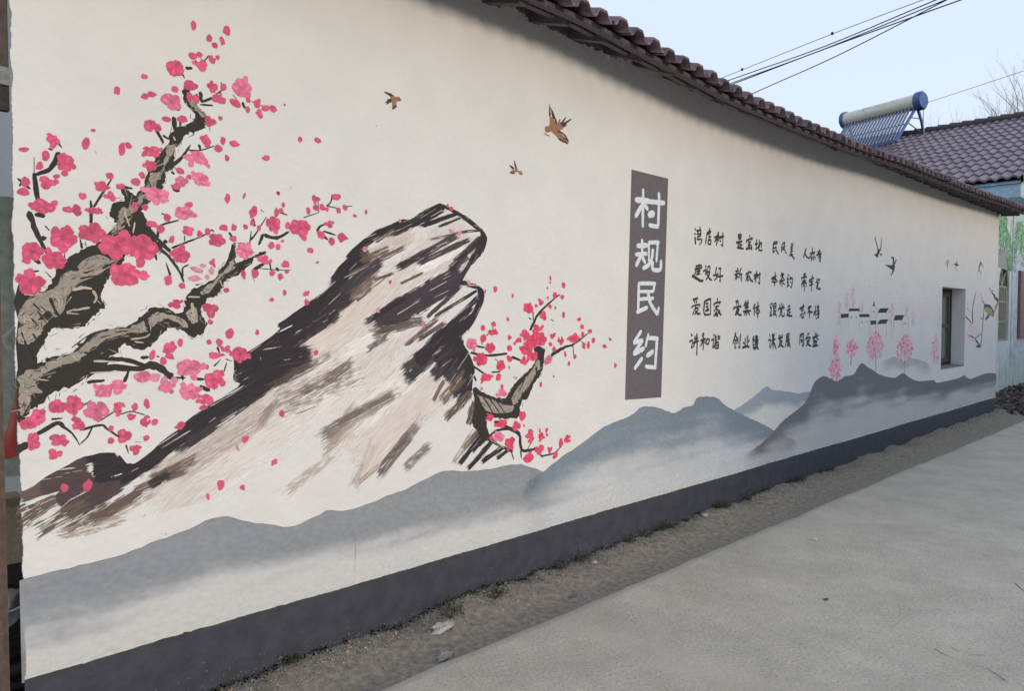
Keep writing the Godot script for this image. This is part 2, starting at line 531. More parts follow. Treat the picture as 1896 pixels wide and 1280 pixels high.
const ROCK_BRUSH := [
	[1667,1192,2613,1897,369,"L",0.75,0.1],
	[1020,785,1759,1232,246,"L",0.6,0.25],
	[1857,886,2507,1295,355,"L",0.75,0.2],
	[1229,817,1939,1183,204,"Wt",0.35,0.6],
	[1719,1416,2049,1645,139,"K",0.55,0.5],
	[1290,1174,1717,1370,96,"K",0.6,0.4],
	[1936,1736,2222,1900,90,"K",0.5,0.5],
	[1841,1329,2553,1609,77,"Wt",0.6,0.5],
	[2252,1719,2554,1866,62,"Wt",0.7,0.35],
	[1885,1001,2416,1342,138,"Wt",0.5,0.6],
	[1949,819,2304,1080,114,"K",0.35,0.6],
	[986,914,1435,1156,141,"M",0.35,0.75],
	[1248,1177,1593,1373,87,"B",0.7,0.5],
	[1670,1461,2001,1691,88,"B",0.75,0.45],
	[1738,1529,2021,1740,73,"B",0.8,0.45],
	[1791,1637,1973,1785,73,"U",0.9,0.3],
	[1328,1255,1619,1350,153,"D",0.97,0.12],
	[1387,1315,1555,1418,88,"D",0.97,0.1],
	[1349,1191,1554,1309,96,"D",0.97,0.15],
	[1524,1433,1738,1544,98,"D",0.97,0.15],
	[1555,1367,1807,1503,54,"D",0.95,0.35],
	[1695,1529,1973,1746,80,"D",0.95,0.3],
	[1782,1652,1927,1774,72,"D",0.97,0.2],
	[1854,1762,2012,1879,40,"D",0.97,0.1],
	[1974,1860,2201,1961,37,"D",0.97,0.15],
	[2100,1899,2416,2045,58,"D",0.95,0.3],
	[2222,1950,2428,2060,43,"D",0.97,0.1],
	[2405,2060,2566,2022,28,"D",0.97,0.05],
	[2542,2024,2699,1958,30,"D",0.97,0.05],
	[2693,1966,2705,1877,50,"D",0.97,0.05],
	[2705,1895,2613,1781,53,"D",0.97,0.1],
	[2637,1809,2535,1679,53,"D",0.97,0.15],
	[2495,1774,2687,1916,44,"D",0.95,0.25],
	[2460,1737,2589,1819,47,"D",0.9,0.4],
	[2285,1943,2531,2033,24,"D",0.95,0.2],
	[2394,1949,2578,2027,16,"D",0.95,0.15],
	[2519,2021,2674,1951,18,"D",0.95,0.1],
	[2530,1930,2687,1957,14,"D",0.95,0.1],
	[2339,1880,2554,1937,14,"B",0.8,0.4],
	[2139,1730,2507,1911,40,"D",0.93,0.35],
	[2263,1757,2601,1902,30,"D",0.95,0.2],
	[2129,1730,2338,1821,25,"D",0.85,0.5],
	[1926,1747,2089,1821,32,"B",0.85,0.45],
	[1871,1686,2180,1831,26,"B",0.9,0.35],
	[2012,1847,2130,1913,24,"B",0.8,0.5],
	[1826,1607,2040,1753,49,"U",0.9,0.3],
	[1661,1454,1879,1585,55,"D",0.9,0.4],
	[1737,1461,1807,1514,29,"D",0.9,0.3],
	[2001,1664,2103,1700,15,"B",0.95,0.1],
	[1902,1566,1986,1625,15,"B",0.95,0.1],
	[2153,1653,2289,1714,15,"D",0.85,0.3],
	[2009,1452,2541,1715,132,"D",0.96,0.22],
	[2272,1585,2541,1706,98,"U",0.96,0.1],
	[2057,1443,2293,1476,50,"D",0.85,0.5],
	[1952,1468,2178,1587,34,"D",0.9,0.4],
	[1999,1412,2219,1459,50,"B",0.8,0.6],
	[1960,1345,2077,1398,34,"D",0.85,0.55],
	[2530,1672,2674,1648,24,"D",0.97,0.05],
	[2668,1652,2686,1566,49,"D",0.97,0.05],
	[2686,1585,2600,1457,52,"D",0.97,0.1],
	[2315,1493,2529,1648,25,"D",0.95,0.15],
	[2370,1501,2649,1634,19,"D",0.95,0.1],
	[2414,1415,2655,1598,32,"D",0.95,0.15],
	[2471,1440,2612,1538,28,"D",0.9,0.3],
	[2425,1362,2624,1489,69,"D",0.95,0.2],
	[2176,1210,2505,1427,114,"D",0.95,0.3],
	[2250,1273,2436,1414,87,"D",0.97,0.15],
	[2187,1359,2381,1488,28,"B",0.85,0.4],
	[2261,1383,2425,1462,26,"B",0.85,0.4],
	[2346,1192,2588,1341,84,"D",0.95,0.25],
	[2369,1260,2552,1368,78,"D",0.97,0.1],
	[2570,1364,2602,1259,58,"D",0.97,0.05],
	[2600,1268,2557,1153,71,"D",0.97,0.15],
	[2438,1175,2596,1341,107,"D",0.96,0.2],
	[2472,1093,2632,1241,75,"D",0.95,0.2],
	[2524,1036,2620,1169,69,"D",0.93,0.3],
	[2403,1063,2560,1190,63,"B",0.85,0.5],
	[2348,1072,2421,1171,28,"B",0.9,0.4],
	[2431,973,2608,1097,52,"B",0.85,0.5],
	[2583,927,2632,1041,48,"B",0.9,0.3],
	[2523,727,2693,870,32,"D",0.95,0.2],
	[2582,692,2757,816,32,"D",0.95,0.2],
	[2681,715,2861,785,32,"D",0.93,0.25],
	[2607,793,2731,866,55,"D",0.93,0.25],
	[2795,718,2915,769,24,"D",0.95,0.15],
	[2719,839,2915,743,25,"D",0.95,0.1],
	[2547,800,2656,883,36,"B",0.9,0.3],
	[2482,737,2613,874,46,"M",0.5,0.6],
	[1759,929,1895,1080,71,"M",0.8,0.5],
	[1725,964,2127,1130,72,"G",0.75,0.5],
	[1778,1008,2106,1115,37,"B",0.75,0.5],
	[2025,751,2255,969,63,"G",0.8,0.45],
	[2035,783,2197,928,39,"B",0.7,0.5],
	[2175,759,2330,849,53,"G",0.6,0.6],
	[1910,728,2025,792,26,"M",0.6,0.5],
	[1883,717,1997,901,58,"M",0.4,0.7],
	[1724,895,1941,1028,52,"M",0.5,0.7],
	[2178,1173,2262,1252,58,"D",0.6,0.7],
	[845,910,962,962,110,"D",0.97,0.1],
	[811,878,1011,969,85,"D",0.96,0.2],
	[956,931,1333,1178,62,"D",0.97,0.15],
	[1099,984,1443,1184,50,"D",0.93,0.35],
	[1139,1059,1361,1169,71,"D",0.97,0.15],
	[1220,1118,1666,1327,110,"D",0.96,0.25],
	[1341,1282,1666,1330,94,"D",0.96,0.15],
	[1011,994,1193,1087,23,"D",0.95,0.2],
	[1132,1006,1332,1115,31,"U",0.8,0.55],
	[997,867,1170,941,51,"B",0.93,0.4],
	[854,790,960,838,36,"B",0.95,0.3],
	[831,763,925,831,29,"B",0.9,0.4],
	[1497,1202,1768,1323,46,"B",0.6,0.7],
	[1543,1126,1883,1233,117,"B",0.6,0.88],
	[1623,1157,1857,1266,56,"B",0.7,0.8],
	[1741,1210,1866,1281,41,"B",0.7,0.7],
	[1111,896,1434,1071,87,"M",0.6,0.85],
	[1419,1051,1519,1143,46,"B",0.6,0.75],
	[1287,967,1457,1062,45,"M",0.5,0.8],
	[1546,744,1782,876,50,"M",0.4,0.85],
	[580,890,769,930,54,"B",0.97,0.15],
	[699,829,807,913,98,"V",0.97,0.2],
	[719,807,890,881,69,"V",0.97,0.2],
	[574,789,684,855,36,"B",0.85,0.75],
	[574,829,679,868,36,"B",0.8,0.75],
	[632,765,778,833,55,"B",0.85,0.75],
	[708,744,849,802,38,"B",0.9,0.65],
	[793,757,953,837,43,"B",0.95,0.35],
	[697,735,888,751,50,"M",0.6,0.85],
	[941,848,1126,893,33,"B",0.85,0.6],
	[989,856,1063,893,40,"D",0.9,0.45],
	[877,772,1025,834,33,"M",0.5,0.85],
	[770,988,875,992,43,"D",0.97,0.1],
	[630,943,781,981,66,"V",0.95,0.3],
	[576,917,691,940,35,"B",0.8,0.6],
	[802,935,925,942,93,"D",0.97,0.1],
	[640,924,780,926,89,"V",0.97,0.15]
]
const RIDGES := [
	[569,604,603,607,710,611,874,617,991,642,1134,664,1195,686,1276,690,1311,675,1354,653,1465,616,1569,588,1684,611,1744,626,1841,606,1992,622,2069,637,2191,654,2285,679,2415,707,2562,682,2717,671,2946,666,3070,630,3195,580,3280,542],
	[2981,538,3070,567,3148,587,3373,672,3505,712,3708,788,3849,815,4037,844,4129,886,4224,886,4341,868,4546,812,4674,840,4806,849,4866,901,5125,882,5242,822,5502,722,5916,593,6108,522,6298,459,6632,352],
	[5405,757,5554,792,5765,847,5957,916,6038,883,6130,868,6438,832,6595,807,6780,809,6998,804],
	[5564,377,5795,415,5989,465,6294,589,6737,711,6910,866,6994,907,7130,935,7285,911,7473,868,7679,905,7908,915,8113,1019,8302,970,8497,920,8716,861,9159,806,9305,830,9475,846,9634,793,10025,718,10642,695,10832,649,11821,658,12068,683,12389,610,12903,630,13419,645,13975,607],
	[8658,1002,8949,1039,9146,1051,9371,1004,9564,990,9741,1010,10009,986,10356,932,10584,881]
]
const TITLE_BOARD := [4016,2465,4448,2463,4380,937,3958,951]
const TITLE := [
	[[29,4148,2350,4147,2104],[40,4066,2273,4222,2281],[34,4210,2278,4403,2289],[34,4138,2246,4065,2164],[31,4160,2254,4202,2225],[30,4334,2350,4337,2287,4328,2127],[30,4328,2119,4221,2119],[48,4217,2189,4274,2203]],
	[[26,4140,2016,4141,1916],[34,4085,1971,4200,1982],[30,4069,1912,4194,1926],[32,4135,1916,4075,1840],[29,4147,1897,4179,1863],[24,4219,2006,4220,1878],[29,4219,2003,4338,2012],[25,4327,2011,4309,1879],[30,4266,1957,4255,1897,4215,1849,4153,1825],[30,4266,1874,4267,1825,4355,1826,4366,1887]],
	[[27,4104,1722,4300,1728],[26,4291,1727,4275,1672],[22,4116,1668,4275,1673],[29,4106,1720,4100,1542],[30,4086,1529,4205,1563],[25,4116,1617,4277,1627],[31,4211,1671,4241,1593,4326,1517],[23,4330,1520,4342,1564]],
	[[29,4135,1402,4053,1326],[29,4053,1325,4150,1340],[29,4153,1340,4054,1255],[34,4054,1252,4167,1284],[31,4148,1219,4064,1154],[24,4220,1382,4187,1295],[30,4215,1355,4335,1349],[32,4325,1353,4304,1153],[30,4310,1148,4189,1162],[35,4205,1233,4277,1262]]
]
const VERSE := [
	[[[12,4803,2147,4816,2133],[12,4796,2109,4816,2107],[17,4804,2084,4813,2033],[13,4873,2166,4873,2144],[13,4828,2132,4890,2143],[13,4844,2135,4840,2113],[13,4881,2138,4886,2121],[13,4832,2108,4890,2119],[13,4886,2117,4882,2099],[13,4841,2092,4886,2099],[13,4849,2092,4841,2070,4891,2076,4897,2057,4867,2033]],[[13,5012,2165,5008,2149],[13,4970,2128,5021,2148,5017,2132,4966,2115],[13,4970,2115,4950,2041],[13,5004,2122,5000,2082],[13,5000,2100,5034,2107],[13,4992,2077,4988,2046],[13,4992,2075,5030,2082,5027,2051],[13,4988,2046,5035,2050]],[[18,5139,2147,5114,2046],[16,5082,2104,5152,2123],[13,5126,2105,5083,2070],[13,5131,2096,5153,2085],[13,5206,2150,5209,2048],[16,5148,2107,5224,2124],[13,5166,2086,5180,2078],[13,5209,2048,5180,2057]]],
	[[[14,5447,2158,5457,2119],[14,5452,2151,5495,2158,5491,2124],[14,5457,2136,5490,2142],[14,5457,2121,5491,2125],[17,5420,2088,5515,2109],[14,5477,2099,5483,2044],[14,5482,2072,5516,2078],[14,5463,2080,5435,2045],[17,5439,2055,5478,2050,5536,2050]],[[15,5637,2166,5641,2150],[14,5584,2117,5589,2101],[14,5584,2117,5683,2146,5668,2128],[14,5614,2105,5663,2116],[15,5633,2111,5630,2061],[14,5609,2081,5664,2090],[18,5580,2050,5645,2062,5680,2050],[15,5664,2080,5680,2069]],[[15,5760,2140,5756,2081],[15,5730,2099,5776,2109],[15,5741,2059,5782,2078],[15,5792,2094,5843,2117,5837,2077],[15,5806,2138,5808,2075],[15,5792,2094,5798,2060,5834,2053,5860,2064]]],
	[[[13,6065,2139,6131,2148,6122,2128],[13,6070,2124,6127,2132],[17,6060,2130,6053,2047],[13,6057,2086,6118,2101],[13,6058,2052,6095,2072],[17,6094,2102,6129,2065,6158,2045]],[[14,6219,2124,6211,2066],[14,6224,2133,6277,2150,6274,2092,6320,2056],[14,6263,2122,6225,2080],[14,6234,2107,6264,2087]],[[14,6403,2155,6414,2137],[14,6444,2162,6429,2141],[14,6394,2123,6439,2133],[14,6424,2143,6410,2079],[14,6394,2100,6435,2110],[14,6390,2078,6441,2090],[14,6371,2045,6436,2063],[14,6410,2075,6371,2041],[18,6411,2052,6437,2040,6474,2022]]],
	[[[18,6714,2131,6688,2088,6657,2044],[17,6689,2083,6733,2054,6777,2047,6810,2058]],[[15,6846,2149,6852,2131],[15,6798,2090,6909,2111],[15,6852,2131,6842,2088,6799,2062],[15,6876,2090,6904,2101],[15,6827,2059,6834,2017],[15,6854,2065,6844,2037],[15,6876,2076,6878,2034],[15,6899,2068,6923,2046]],[[16,7005,2141,7000,2117],[15,6966,2115,7035,2124],[18,6944,2083,7059,2109],[16,7001,2108,6967,2086],[16,6996,2074,6991,2050],[16,6996,2074,7019,2080,7014,2051],[16,7041,2101,7032,2028],[16,7032,2028,7009,2037]]],
	[[[13,4820,1873,4898,1886],[13,4902,1882,4897,1864],[17,4824,1852,4907,1865],[17,4865,1889,4854,1810],[13,4833,1833,4886,1842],[13,4829,1813,4883,1822],[12,4808,1860,4817,1826,4792,1807],[19,4772,1800,4834,1783,4888,1768,4925,1773]],[[13,4957,1885,4966,1868],[13,4924,1839,4966,1854,4958,1819,4975,1828],[13,4991,1878,4987,1847],[13,4995,1878,5021,1879,5017,1852],[13,4975,1833,5018,1841,5005,1812,4963,1779],[16,4984,1820,5010,1790,5049,1780]],[[13,5117,1880,5105,1830,5132,1799],[13,5070,1815,5140,1827],[13,5136,1840,5123,1803,5084,1779],[13,5148,1868,5184,1874,5167,1841],[13,5171,1841,5177,1774],[13,5177,1774,5159,1782],[16,5145,1811,5217,1818]]],
	[[[14,5443,1889,5453,1873],[14,5410,1862,5463,1869],[14,5397,1833,5463,1850],[14,5434,1863,5431,1797],[14,5425,1829,5407,1796],[14,5444,1826,5459,1812],[14,5501,1892,5477,1850,5483,1808],[14,5478,1843,5521,1845],[14,5502,1842,5508,1800,5498,1790]],[[14,5590,1853,5585,1836],[14,5590,1853,5669,1869,5659,1856],[15,5629,1872,5581,1793],[14,5615,1833,5611,1794,5631,1805],[18,5630,1838,5661,1806,5701,1790]],[[17,5761,1878,5748,1785],[15,5716,1842,5782,1857],[15,5751,1843,5716,1808],[15,5767,1839,5777,1830],[15,5818,1870,5820,1777],[15,5777,1844,5834,1859],[15,5788,1830,5798,1821],[15,5820,1777,5794,1786]]],
	[[[17,6100,1886,6094,1769],[17,6031,1827,6125,1857],[13,6087,1833,6036,1797],[15,6097,1838,6145,1805],[13,6060,1798,6121,1804]],[[14,6231,1890,6202,1855],[14,6216,1869,6261,1876,6217,1834,6179,1806],[14,6227,1856,6287,1824],[16,6184,1807,6272,1823],[14,6232,1826,6232,1764],[14,6204,1799,6190,1781],[14,6253,1800,6283,1788]],[[14,6360,1880,6331,1834,6367,1840],[14,6352,1826,6332,1803,6367,1809],[17,6333,1772,6373,1787],[14,6396,1863,6382,1827],[14,6392,1841,6438,1847,6434,1802,6414,1765,6394,1774],[14,6403,1814,6418,1804]]],
	[[[15,6668,1893,6716,1900],[24,6689,1899,6695,1876],[15,6631,1859,6626,1845],[15,6631,1859,6728,1875,6717,1863],[15,6685,1871,6680,1838],[15,6643,1828,6718,1840],[15,6633,1809,6634,1772],[15,6638,1811,6724,1817,6720,1779],[15,6665,1810,6666,1778],[15,6692,1811,6683,1737]],[[15,6855,1892,6859,1873],[15,6789,1842,6795,1829],[15,6800,1847,6883,1869,6873,1855],[15,6817,1843,6807,1824],[15,6807,1824,6873,1836],[15,6796,1796,6880,1813],[17,6844,1859,6843,1746]],[[15,6957,1863,6969,1847],[15,6936,1827,6976,1835,6955,1773,6989,1788],[16,6986,1854,7021,1858,7005,1827],[19,6987,1826,6983,1783,7013,1767,7047,1775]]],
	[[[18,4787,1622,4852,1640],[13,4808,1613,4812,1598],[13,4832,1618,4837,1601],[12,4772,1565,4780,1578,4878,1593,4866,1577],[13,4829,1583,4781,1513],[13,4813,1561,4854,1566,4846,1540,4805,1518],[16,4821,1544,4854,1522,4888,1525]],[[16,4945,1616,4938,1536,4963,1519],[15,4949,1616,5021,1635,5035,1617,5032,1514],[13,4966,1598,5000,1603],[13,4971,1574,5001,1579],[13,4983,1601,4984,1545],[15,4963,1545,5010,1552],[13,5001,1563,5010,1554],[13,4947,1516,5023,1519]],[[13,5133,1642,5135,1624],[13,5083,1600,5088,1578],[13,5087,1600,5180,1618,5162,1601],[13,5105,1578,5163,1588],[13,5136,1583,5084,1542],[13,5119,1560,5150,1547,5137,1506,5120,1510],[13,5128,1542,5084,1510],[13,5133,1526,5080,1506],[13,5172,1551,5150,1538],[17,5150,1542,5195,1515]]],
	[[[17,5420,1622,5463,1629],[14,5430,1612,5435,1596],[14,5458,1620,5464,1599],[14,5388,1558,5397,1572,5502,1590,5493,1576],[14,5450,1577,5413,1516],[14,5441,1558,5474,1564,5460,1540,5418,1516],[17,5441,1544,5470,1521,5514,1514]],[[14,5585,1629,5551,1588],[14,5575,1612,5576,1565],[15,5619,1637,5625,1618],[14,5576,1608,5635,1616],[14,5576,1591,5630,1599],[14,5576,1574,5636,1582],[15,5610,1613,5611,1574],[18,5547,1545,5672,1551],[17,5606,1570,5602,1512],[14,5587,1541,5558,1514],[15,5622,1546,5652,1517]],[[15,5747,1610,5707,1566],[15,5732,1581,5729,1513],[17,5793,1625,5791,1493],[15,5753,1576,5820,1592],[15,5784,1572,5748,1537],[15,5794,1572,5831,1542],[15,5769,1530,5816,1535]]],
	[[[13,6018,1607,6014,1577],[13,6022,1611,6050,1616,6047,1581],[13,6014,1577,6047,1581],[13,6033,1577,6034,1512],[13,6015,1547,6011,1508],[13,6011,1508,6058,1521],[13,6079,1614,6122,1617,6123,1578],[13,6084,1595,6118,1598],[13,6080,1578,6118,1580],[15,6079,1612,6077,1517],[13,6077,1517,6105,1530],[17,6090,1560,6135,1504],[14,6128,1561,6105,1547]],[[14,6223,1625,6224,1597],[14,6190,1607,6200,1592],[14,6263,1613,6244,1595],[14,6167,1557,6176,1574,6279,1589,6269,1573],[14,6201,1566,6240,1573,6235,1553,6206,1548],[14,6206,1548,6211,1526,6183,1508],[14,6240,1548,6236,1513,6281,1513,6280,1540]],[[14,6383,1610,6375,1554],[14,6354,1592,6399,1601],[16,6339,1560,6410,1574],[14,6380,1558,6381,1518],[14,6380,1540,6411,1547],[14,6355,1545,6331,1509],[19,6345,1527,6381,1514,6443,1514]]],
	[[[20,6597,1576,6688,1603],[17,6671,1621,6662,1565],[15,6630,1558,6678,1566],[15,6610,1528,6605,1501],[17,6641,1538,6642,1505,6675,1498,6674,1515],[15,6658,1538,6674,1528],[18,6690,1547,6717,1533]],[[22,6776,1585,6847,1605],[15,6820,1595,6766,1538],[19,6804,1567,6804,1496],[19,6816,1553,6866,1546]],[[15,6949,1613,6933,1592],[18,6900,1546,6957,1558],[15,6938,1596,6935,1506],[15,6928,1544,6895,1520],[16,6995,1616,6973,1587],[16,6978,1597,7018,1602,6968,1559],[16,6991,1564,7025,1564,6952,1520],[16,6986,1544,7020,1545,6999,1506,6953,1487],[16,6986,1535,7022,1492]]],
	[[[15,4767,1373,4775,1357],[12,4740,1317,4784,1327,4769,1271,4797,1287],[13,4808,1335,4857,1343],[14,4792,1307,4870,1323],[13,4816,1357,4813,1309,4793,1279],[16,4840,1374,4846,1290,4841,1216]],[[16,4940,1377,4916,1355],[15,4899,1324,4967,1336],[15,4932,1364,4934,1253],[13,4929,1324,4896,1280],[13,4937,1319,4959,1305],[13,4971,1323,4976,1294],[13,4975,1323,5018,1333,5010,1293],[13,4976,1294,5014,1298]],[[13,5083,1368,5092,1352],[13,5053,1321,5088,1330,5071,1267,5098,1280],[13,5109,1361,5110,1320,5132,1329],[13,5110,1341,5132,1345],[13,5149,1360,5154,1328,5181,1337],[13,5181,1355,5154,1344],[13,5123,1315,5106,1298],[13,5106,1302,5107,1259],[15,5106,1300,5155,1303,5156,1258],[13,5111,1282,5151,1283],[13,5107,1261,5156,1261]]],
	[[[17,5425,1373,5380,1291],[14,5426,1347,5455,1328],[14,5412,1314,5446,1318,5437,1285],[14,5417,1309,5414,1258,5437,1257],[14,5465,1332,5466,1285],[16,5503,1362,5491,1251],[14,5491,1251,5466,1266]],[[14,5582,1330,5579,1258],[15,5621,1349,5618,1257],[14,5548,1297,5568,1282],[15,5652,1314,5632,1295],[19,5539,1252,5603,1262,5653,1254]],[[15,5733,1342,5708,1316,5738,1317],[15,5733,1313,5708,1284],[15,5709,1264,5739,1276],[15,5753,1337,5800,1341],[15,5754,1322,5800,1326],[15,5774,1351,5775,1307],[15,5744,1305,5811,1311],[15,5754,1298,5755,1263],[15,5756,1295,5796,1297,5791,1262],[19,5775,1287,5771,1253,5735,1230],[19,5781,1253,5813,1232],[15,5714,1247,5766,1248]]],
	[[[13,6010,1353,6020,1331],[13,5989,1299,6026,1309,6013,1240,6037,1253],[13,6053,1348,6105,1351],[13,6062,1356,6063,1322],[14,6095,1362,6092,1321],[13,6058,1335,6096,1336],[13,6058,1322,6096,1323],[15,6045,1300,6121,1310],[15,6082,1317,6075,1230],[13,6069,1287,6041,1257],[17,6088,1286,6137,1228]],[[14,6192,1348,6183,1319],[14,6251,1349,6256,1331],[17,6174,1315,6257,1325],[17,6221,1345,6208,1292,6181,1236],[14,6208,1290,6248,1294,6229,1265,6195,1244],[18,6223,1274,6249,1247,6279,1240]],[[14,6336,1348,6386,1354,6377,1329],[14,6336,1330,6376,1334],[16,6336,1348,6328,1281,6304,1237],[14,6337,1308,6397,1313],[14,6352,1321,6352,1294],[14,6377,1323,6377,1298],[14,6332,1288,6403,1295],[14,6358,1285,6354,1240,6379,1253],[18,6368,1280,6415,1236],[14,6399,1275,6378,1266]]],
	[[[15,6610,1335,6602,1247],[17,6610,1335,6669,1350,6685,1338,6683,1241,6661,1251],[15,6632,1321,6659,1323],[15,6633,1293,6634,1274],[15,6633,1293,6660,1295,6658,1274],[15,6634,1274,6661,1275]],[[19,6773,1342,6800,1351],[15,6746,1323,6757,1314],[15,6773,1328,6779,1316],[15,6736,1291,6741,1305,6829,1315,6819,1299],[15,6758,1281,6813,1287,6781,1257,6738,1237],[19,6759,1272,6793,1248,6849,1234]],[[15,6935,1354,6947,1334],[16,6975,1348,6959,1330],[19,6880,1307,7016,1329],[16,6942,1316,6892,1281],[16,6965,1315,7012,1288],[15,6904,1273,6905,1235],[15,6915,1276,6972,1279,6979,1233],[15,6932,1273,6933,1237],[16,6955,1275,6956,1236],[19,6882,1231,7008,1233]]]
]
const SPARROW_BODIES := [
	[3181,2593,3212,2602,3222,2659,3274,2627,3295,2641,3338,2639,3338,2611,3306,2584,3360,2552,3382,2527,3317,2530,3253,2561,3222,2569,3191,2557,3173,2571],
	[2089,2538,2110,2546,2127,2538,2142,2544,2158,2530,2142,2521,2132,2519,2129,2499,2109,2478,2102,2499,2102,2516],
	[2925,2359,2945,2329,2957,2308,2983,2308,2991,2291,2964,2289,2950,2300,2912,2284,2889,2290,2917,2306,2931,2311]
]
const SPARROW_FEATHERS := [
	[[3,12,3216,2726,3217,2658],[4,10,3237,2696,3274,2627],[4,8,3225,2707,3248,2650],[9,4,3316,2631,3359,2678],[10,4,3327,2628,3408,2677],[9,4,3338,2621,3365,2637],[7,3,3300,2642,3306,2657],[6,8,3285,2584,3338,2576,3382,2541],[8,4,3295,2541,3376,2526],[7,4,3338,2555,3381,2543],[2,4,3166,2551,3212,2543],[5,5,3204,2572,3208,2569]],
	[[4,9,2062,2548,2103,2541],[2,9,2065,2498,2099,2518],[2,6,2071,2493,2099,2513],[3,6,2075,2513,2096,2520],[3,8,2106,2477,2127,2496],[3,3,2142,2536,2158,2530]],
	[[3,8,2925,2360,2936,2321],[4,8,2889,2328,2922,2313],[3,6,2894,2319,2922,2310],[6,4,2894,2289,2927,2287],[3,2,2983,2292,2974,2287]]
]
const SWALLOW_SHAPES := [
	[8438,2366,8467,2367,8552,2258,8616,2264,8640,2378,8652,2375,8646,2262,8590,2207,8654,2209,8662,2182,8626,2180,8614,2198,8573,2195,8552,2157,8523,2155,8447,2173,8351,2177,8441,2179,8526,2215,8518,2258],
	[8946,2186,9052,2195,9072,2174,9068,2131,9129,2171,9161,2173,9094,2111,9094,2059,9048,2018,9000,1986,8957,1969,8956,1982,8992,2007,9009,2042,8810,2081,8762,2077,8804,2087,8791,2103,8828,2090,9013,2098,9022,2163,8965,2177]
]
const SWALLOW_STROKES := [
	[[12,42,11133,2295,11130,2233],[42,8,11130,2233,11154,2167],[21,8,11083,2247,11056,2190],[21,8,11181,2281,11225,2216],[8,4,11154,2172,11164,2133]],
	[[13,35,11454,2242,11569,2235],[35,11,11569,2235,11693,2236],[11,39,11618,2294,11560,2236],[39,13,11560,2236,11543,2189],[13,7,11539,2191,11638,2140]],
	[[25,59,12870,2348,12770,2271],[59,34,12769,2277,12755,2214],[35,10,12847,2338,13015,2267],[20,7,12755,2216,12691,2173,12758,2069],[17,7,12774,2225,12935,2159],[10,5,12834,2205,12869,2073]]
]
const SPECKS := [8316,1822,8463,1876,9326,1863,9922,1891,10330,1973,9316,1729,10297,1744,10824,1843,9167,1799,10829,1766,10256,1849,10463,1855]
const VILLAGE_ROOFS := [
	[7548,1537,7744,1541,7746,1500,7543,1494],
	[7769,1594,8037,1596,8055,1569,7736,1565],
	[8039,1537,8314,1540,8337,1507,8041,1504],
	[8638,1603,8911,1610,8840,1557,8558,1552],
	[8362,1468,8525,1471,8538,1428,8359,1424],
	[8644,1479,8912,1485,8838,1434,8553,1429],
	[9141,1530,9447,1534,9379,1474,9076,1470],
	[8449,1685,8484,1628,8419,1627]
]
const VILLAGE_LINES := [
	[8,6,8414,1627,8490,1628],
	[8,6,8414,1624,8356,1587],
	[8,6,8490,1625,8541,1591],
	[8,6,8364,1585,8369,1468],
	[8,6,8510,1587,8516,1471],
	[7,6,7550,1494,7554,1393],
	[7,6,7750,1564,7754,1397],
	[8,6,8038,1566,8047,1357],
	[8,6,8315,1505,8325,1300],
	[8,6,8371,1425,8373,1294],
	[8,6,8518,1424,8519,1341],
	[9,7,8855,1428,8864,1240],
	[9,7,9004,1570,9021,1242],
	[8,6,8555,1551,8558,1501],
	[9,7,8857,1553,8859,1507],
	[9,7,8911,1607,9007,1570],
	[9,7,8912,1484,9008,1438],
	[9,7,9085,1470,9093,1311],
	[9,7,9379,1473,9380,1307],
	[9,7,9453,1533,9600,1478,9598,1285]
]
const VILLAGE_WINDOWS := [
	[7808,1513,7830,1513,7831,1492,7809,1492],
	[7938,1515,7960,1515,7961,1494,7939,1494],
	[8102,1466,8125,1466,8126,1444,8103,1444],
	[8235,1466,8258,1466,8259,1444,8236,1444],
	[8921,1576,8947,1576,8948,1553,8922,1553],
	[9429,1446,9458,1446,9459,1422,9430,1422],
	[9501,1446,9530,1446,9531,1422,9502,1422],
	[8435,1577,8459,1577,8460,1555,8436,1555]
]
const PINK_TREES := [
	[7439,1020,168,126,1,7466,867],
	[7431,1221,67,92,1],
	[7846,1193,164,87,1,7822,1011],
	[8521,1193,277,159,1,8550,924],
	[9497,1139,302,161,1,9489,858],
	[10692,1073,174,212,1],
	[7502,1554,42,117,0],
	[7692,1675,44,102,0],
	[7856,1713,59,114,0],
	[8107,1603,38,53,0],
	[9037,1585,50,77,0],
	[9533,1589,49,80,0],
	[9773,1499,82,102,0],
	[10824,1512,59,137,0]
]
const SPRAY := [
	[16,44,12621,1895,12458,1650,12477,1425],
	[27,30,13114,1691,13068,1473,12960,1074],
	[40,35,13114,1691,13449,1686,13663,1611],
	[48,33,13427,1549,13198,1481],
	[32,14,13783,1839,13567,1903,13389,1975],
	[35,43,13712,1837,13989,1790],
	[23,13,13112,1716,12941,1821,12905,1869],
	[18,12,12087,1520,12325,1457,12478,1408],
	[15,26,12224,1251,12524,1214,12941,1074],
	[19,13,12647,1204,12957,1265],
	[16,13,12872,1506,13066,1489],
	[12,9,12163,1647,12255,1600],
	[14,10,13531,1919,13633,1939],
	[32,20,12720,1080,12960,1070],
	[49,28,13663,1611,13706,1525],
	[21,14,13798,1682,13969,1772]
]
const SPRAY_BARK := [13114,1691,13382,1677,13628,1611,13798,1682,13968,1786,13994,1737,13784,1595,13671,1524,13426,1558,13187,1607]
const SPRAY_DABS := [12330,1393,12453,1344,12579,1294,12701,1309,12522,1247,12397,1297,12633,1375,12767,1259,12285,1218,12468,1167,12223,1267,12587,1197,12859,1291,12159,1709,12220,1663,12342,1617,12388,1409,12320,1154,12936,1506,12941,1821,12977,1772,13496,1918,12707,1227,12510,1392,12430,1256,12832,1234]

